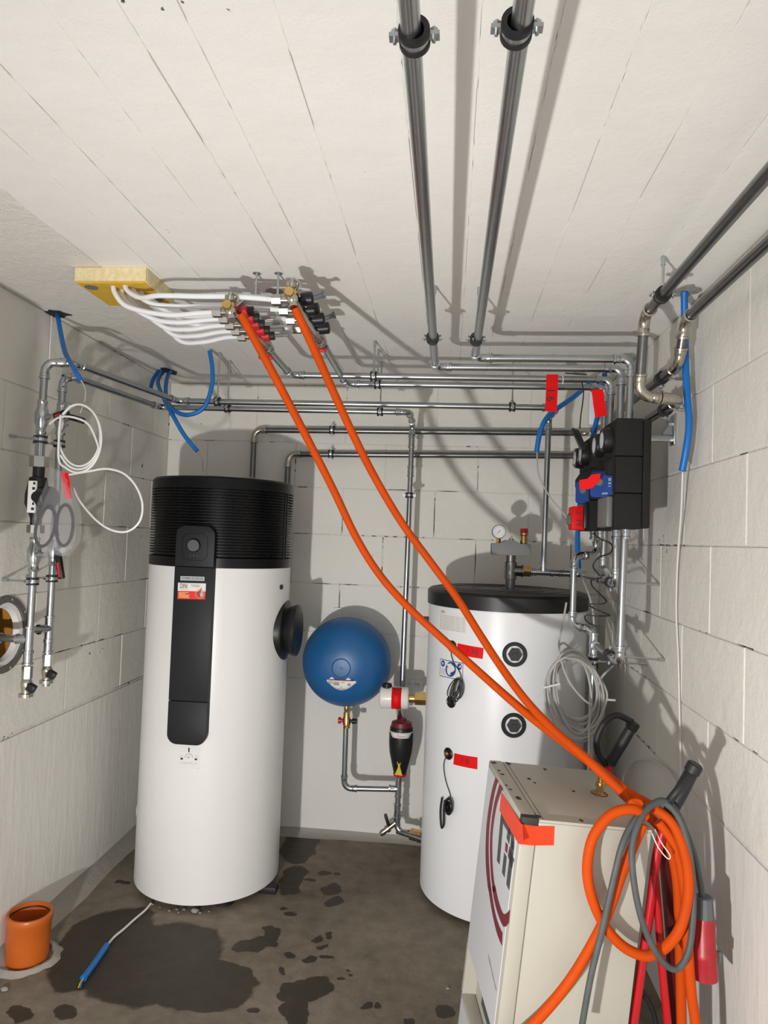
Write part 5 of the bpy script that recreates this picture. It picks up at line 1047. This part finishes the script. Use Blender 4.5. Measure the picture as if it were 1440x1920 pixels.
# red tapes hanging on pipes
def tape(label, quad, Y, txt=None, at=None, xd=(0, 0, -1), yd=(1, 0, 0), sz=.03):
    P = [PY(x, y, Y) for x, y in quad]; t = thing('tape_flag', label, 'tape', P[3], 'red tape flags')
    MB().prism(P, (0, .0015, 0)).build('tape', 'red_tape', t, smooth=0)
    if txt: lettering(txt, PY(at[0], at[1], Y), xd, yd, sz, 'ink', t, lift=.001, name='handwriting')
tape('red tape flag marked 1.6 wrapped over the steel pipes', [(1025, 702), (1047, 702), (1044, 772), (1022, 771)], 3.06, '1.6', (1032, 740), sz=.05)
tape('blank red tape flag on the pipe elbows above the pumps', [(1109, 731), (1131, 729), (1138, 779), (1116, 783)], 2.755)
o = thing('sensor_box', 'pale wall sensor box half hidden behind the blank red tape', 'box', PY(1118, 795, 3.35)); MB().box(PY(1104, 796, 3.36), PY(1133, 735, 3.36)+V((0, .03, 0))).build('casing', 'foil_white', o, bevel=.004)
o = tag(MB().tube(spline(px_path([(1053, 702, 3.07), (1056, 709, 3.055), (1055, 720, 3.07)]), 5), .0025, 6).build('cable_tie', 'white_plastic'), 'small white cable tie on the steel pipe right of tape flag', 'cable tie')
o = thing('pipe_sensor', 'thin dark sensor strapped along the steel pipe beside red flag', 'sensor', PY(1075, 701, 3.065)); MB().cyl(PY(1060, 699.5, 3.065), PY(1100, 702.5, 3.065), .003, 8).build('probe', 'black_cable', o)
# white cable coil, red flag, bag on the left risers
lc = thing('cable_coil', 'coil of white cable hanging on the left wall valves', 'cable coil', PY(150, 890, 2.42))
for i in range(4):
    P = [(146+(44-2.5*i)*math.cos(2*math.pi*k/14+.3)+i*1.5, 822+(64-3*i)*math.sin(2*math.pi*k/14+.3)-i*3, 2.42+.008*i) for k in range(14) if not (i == 3 and k in (6, 7))]
    if i < 2:
        P = [(x, y, Y) for x, y, Y in P if not (x < 112 and y < 850)]
        P.sort(key=lambda q: math.atan2(q[1]-822, q[0]-146) if math.atan2(q[1]-822, q[0]-146) > -2.2 else math.atan2(q[1]-822, q[0]-146)+6.28)
        MB().tube(spline(px_path(P), 6), .0040, 8).build('cable_turn', 'white_cable', lc)
    elif i == 2: MB().tube(spline(px_path(P), 5, True), .0040, 8, closed=True).build('cable_turn', 'white_cable', lc)
MB().tube(spline(px_path([(93, 795, 2.45), (110, 783, 2.43), (135, 782, 2.42), (165, 795, 2.42), (182, 830, 2.42), (186, 850, 2.42)]), 6), .0040, 8).build('cable_turn', 'white_cable', lc)
MB().tube(spline(px_path([(130, 890, 2.43), (165, 884, 2.42), (200, 879, 2.42), (232, 888, 2.42), (255, 912, 2.42), (267, 945, 2.42), (262, 977, 2.42), (240, 996, 2.42), (210, 994, 2.42), (180, 975, 2.43), (150, 940, 2.46), (138, 915, 2.48)]), 8), .0040, 8).build('cable_loop', 'white_cable', lc)
tag(MB().tube(spline(px_path([(152, 713, 2.45), (160, 730, 2.45), (159, 752, 2.44), (150, 775, 2.43)]), 6), .0026, 6).build('cable', 'grey_cable'), 'thin grey cable leaving the left conduit toward the white coil', 'cable')
P = [PY(x, y, 2.44) for x, y in ((113, 884), (128, 887), (134, 934), (122, 937))]; o = thing('tape_flag', 'crumpled red tape flag hanging on the left wall cable bag', 'tape', P[3], 'red tape flags'); mb = MB()
mb.v += P+[p+V((0, .0015, 0)) for p in P]; mb.f += [(0, 1, 2, 3), (4, 7, 6, 5), (0, 4, 5, 1), (1, 5, 6, 2), (2, 6, 7, 3), (3, 7, 4, 0)]; mb.build('tape', 'red_tape', o, smooth=0)
bg = thing('cable_bag', 'clear plastic bag with black cable loops hanging on left riser', 'plastic bag', PY(105, 1045, 2.40))
L_ = [(92, 872), (86, 905), (72, 940), (60, 975), (62, 1010), (75, 1032)]; R_ = [(112, 884), (124, 915), (138, 948), (143, 985), (140, 1015), (118, 1044)]
mb = MB(); n = 8; random.seed(2)
A1, B1 = spline([PY(x, y, 2.405) for x, y in L_], 5), spline([PY(x, y, 2.405) for x, y in R_], 5)
for a, b in zip(A1, B1):
    for k in range(n+1): t_ = k/n; q = a.lerp(b, t_); mb.v.append(q+V((0, -.016*math.sin(math.pi*t_)+random.uniform(-.004, .004), 0)))
for i in range(len(A1)-1):
    for k in range(n): j = i*(n+1)+k; mb.f.append((j, j+1, j+n+2, j+n+1))
o = mb.build('bag_front', 'bag_film', bg)
mb2 = MB(); mb2.v = [V((v.x, v.y+.038, v.z)) for v in mb.v]; mb2.f = list(mb.f); mb2.build('bag_back', 'bag_film', bg)
for (cx2, cy2, rx, ry, tl_) in ((85, 988, 19, 38, .18), (121, 985, 17, 40, .05)):
    for i in range(3):
        P = []
        for k in range(16): a = 2*math.pi*k/16; x_, y_ = (rx-i*1.3)*math.cos(a), (ry-i*1.5)*math.sin(a); P.append((cx2+x_-y_*tl_, cy2+y_, 2.416+.004*i))
        MB().tube(spline(px_path(P), 4, True), .0034, 7, closed=True).build('cable_loop', 'black_cable', bg)

# ================================================================ floor things
dc = PZ(50, 1797, 0); dp_ = thing('drain_pipe', 'orange drain pipe socket standing out of the floor at left wall', 'drain pipe', (dc.x, dc.y, 0))
ax = V((.02, .0, 1)).normalized(); b0 = V((dc.x, dc.y, -.02))
MB().lathe(b0, ax, [(0, .078), (.08, .078), (.081, .0805), (.165, .0805), (.172, .084), (.195, .085), (.200, .082), (.200, .074), (.06, .072), (0, .07)], 44, (False, False)).build('socket', 'orange_pvc', dp_)
MB().lathe(b0+ax*.04, ax, [(0, .0735), (.002, .0735)], 40).build('inner_plug', 'pvc_inside', dp_); MB().torus(b0+ax*.183, ax, .0745, .004, 40, 8).build('seal_ring', 'rubber', dp_)
mb = MB(); k = 40
for i in range(k):
    a = 2*math.pi*i/k; ro = .125*random.uniform(.93, 1.07)
    for rr, zz in ((.094, .0), (.097, .010+random.uniform(0, .005)), (.108, .012+random.uniform(0, .005)), (ro, .0)): mb.v.append(V((dc.x+rr*math.cos(a), dc.y+rr*math.sin(a), zz)))
for i in range(k):
    j = (i+1) % k
    for q in range(3): mb.f.append((4*i+q, 4*j+q, 4*j+q+1, 4*i+q+1))
mb.build('mortar_collar', 'floor_cove', dp_)
fc_ = thing('floor_cable', 'white cable with blue conduit sleeve lying on floor before heater', 'cable', PZ(200, 1775, 0))
MB().tube(spline([PZ(283, 1694, .012), PZ(272, 1707, .006), PZ(252, 1724, .006), PZ(232, 1742, .006), PZ(214, 1757, .008), PZ(200, 1774, .012)], 6), .0048, 8).build('sheath', 'white_cable', fc_)
MB().tube(spline([PZ(200, 1773, .012), PZ(178, 1805, .012), PZ(156, 1835, .012)], 5), .0125, 14).build('conduit_sleeve', 'blue_conduit', fc_)
for i, (m_, dx) in enumerate((('ink', -3), ('yellow_tag', -1), ('brass', 1), ('blue_conduit', 3))): MB().tube([PZ(157+dx*.5, 1834, .013+.003*(i % 2)), PZ(151+dx*.8, 1843, .012), PZ(148+dx, 1852, .006)], .0022, 6).build('core_wire', m_, fc_)
random.seed(9)
for i, (x, y, s_) in enumerate(((365, 1711, .016), (345, 1707, .007), (331, 1706, .006), (318, 1709, .006), (286, 1697, .006), (300, 1702, .004), (392, 1710, .005), (8, 1858, .012), (335, 1712, .005), (375, 1713, .006), (840, 1855, .006))):
    c = PZ(x, y, 0); mb = MB().sphere(V((c.x, c.y, s_*.55)), s_, 8, 5, (1.2, .9, .6))
    for k in range(len(mb.v)): mb.v[k] = mb.v[k]+V((random.uniform(-1, 1), random.uniform(-1, 1), random.uniform(-.3, .5)))*s_*.15
    tag(mb.build('pebble', 'pebble'), ('largest pale pebble at the foot of the heater' if i == 0 else 'pebble on the floor beside the drain pipe' if i == 7 else 'lone pebble on the floor near the cream unit' if i == 10 else 'tiny pebble along the heater base, number %s from the left' % ('x', 'sixth', 'fourth', 'third', 'first', 'second', 'eighth', 'x', 'fifth', 'seventh', 'x')[i]), 'pebble', 'pebbles on the floor')
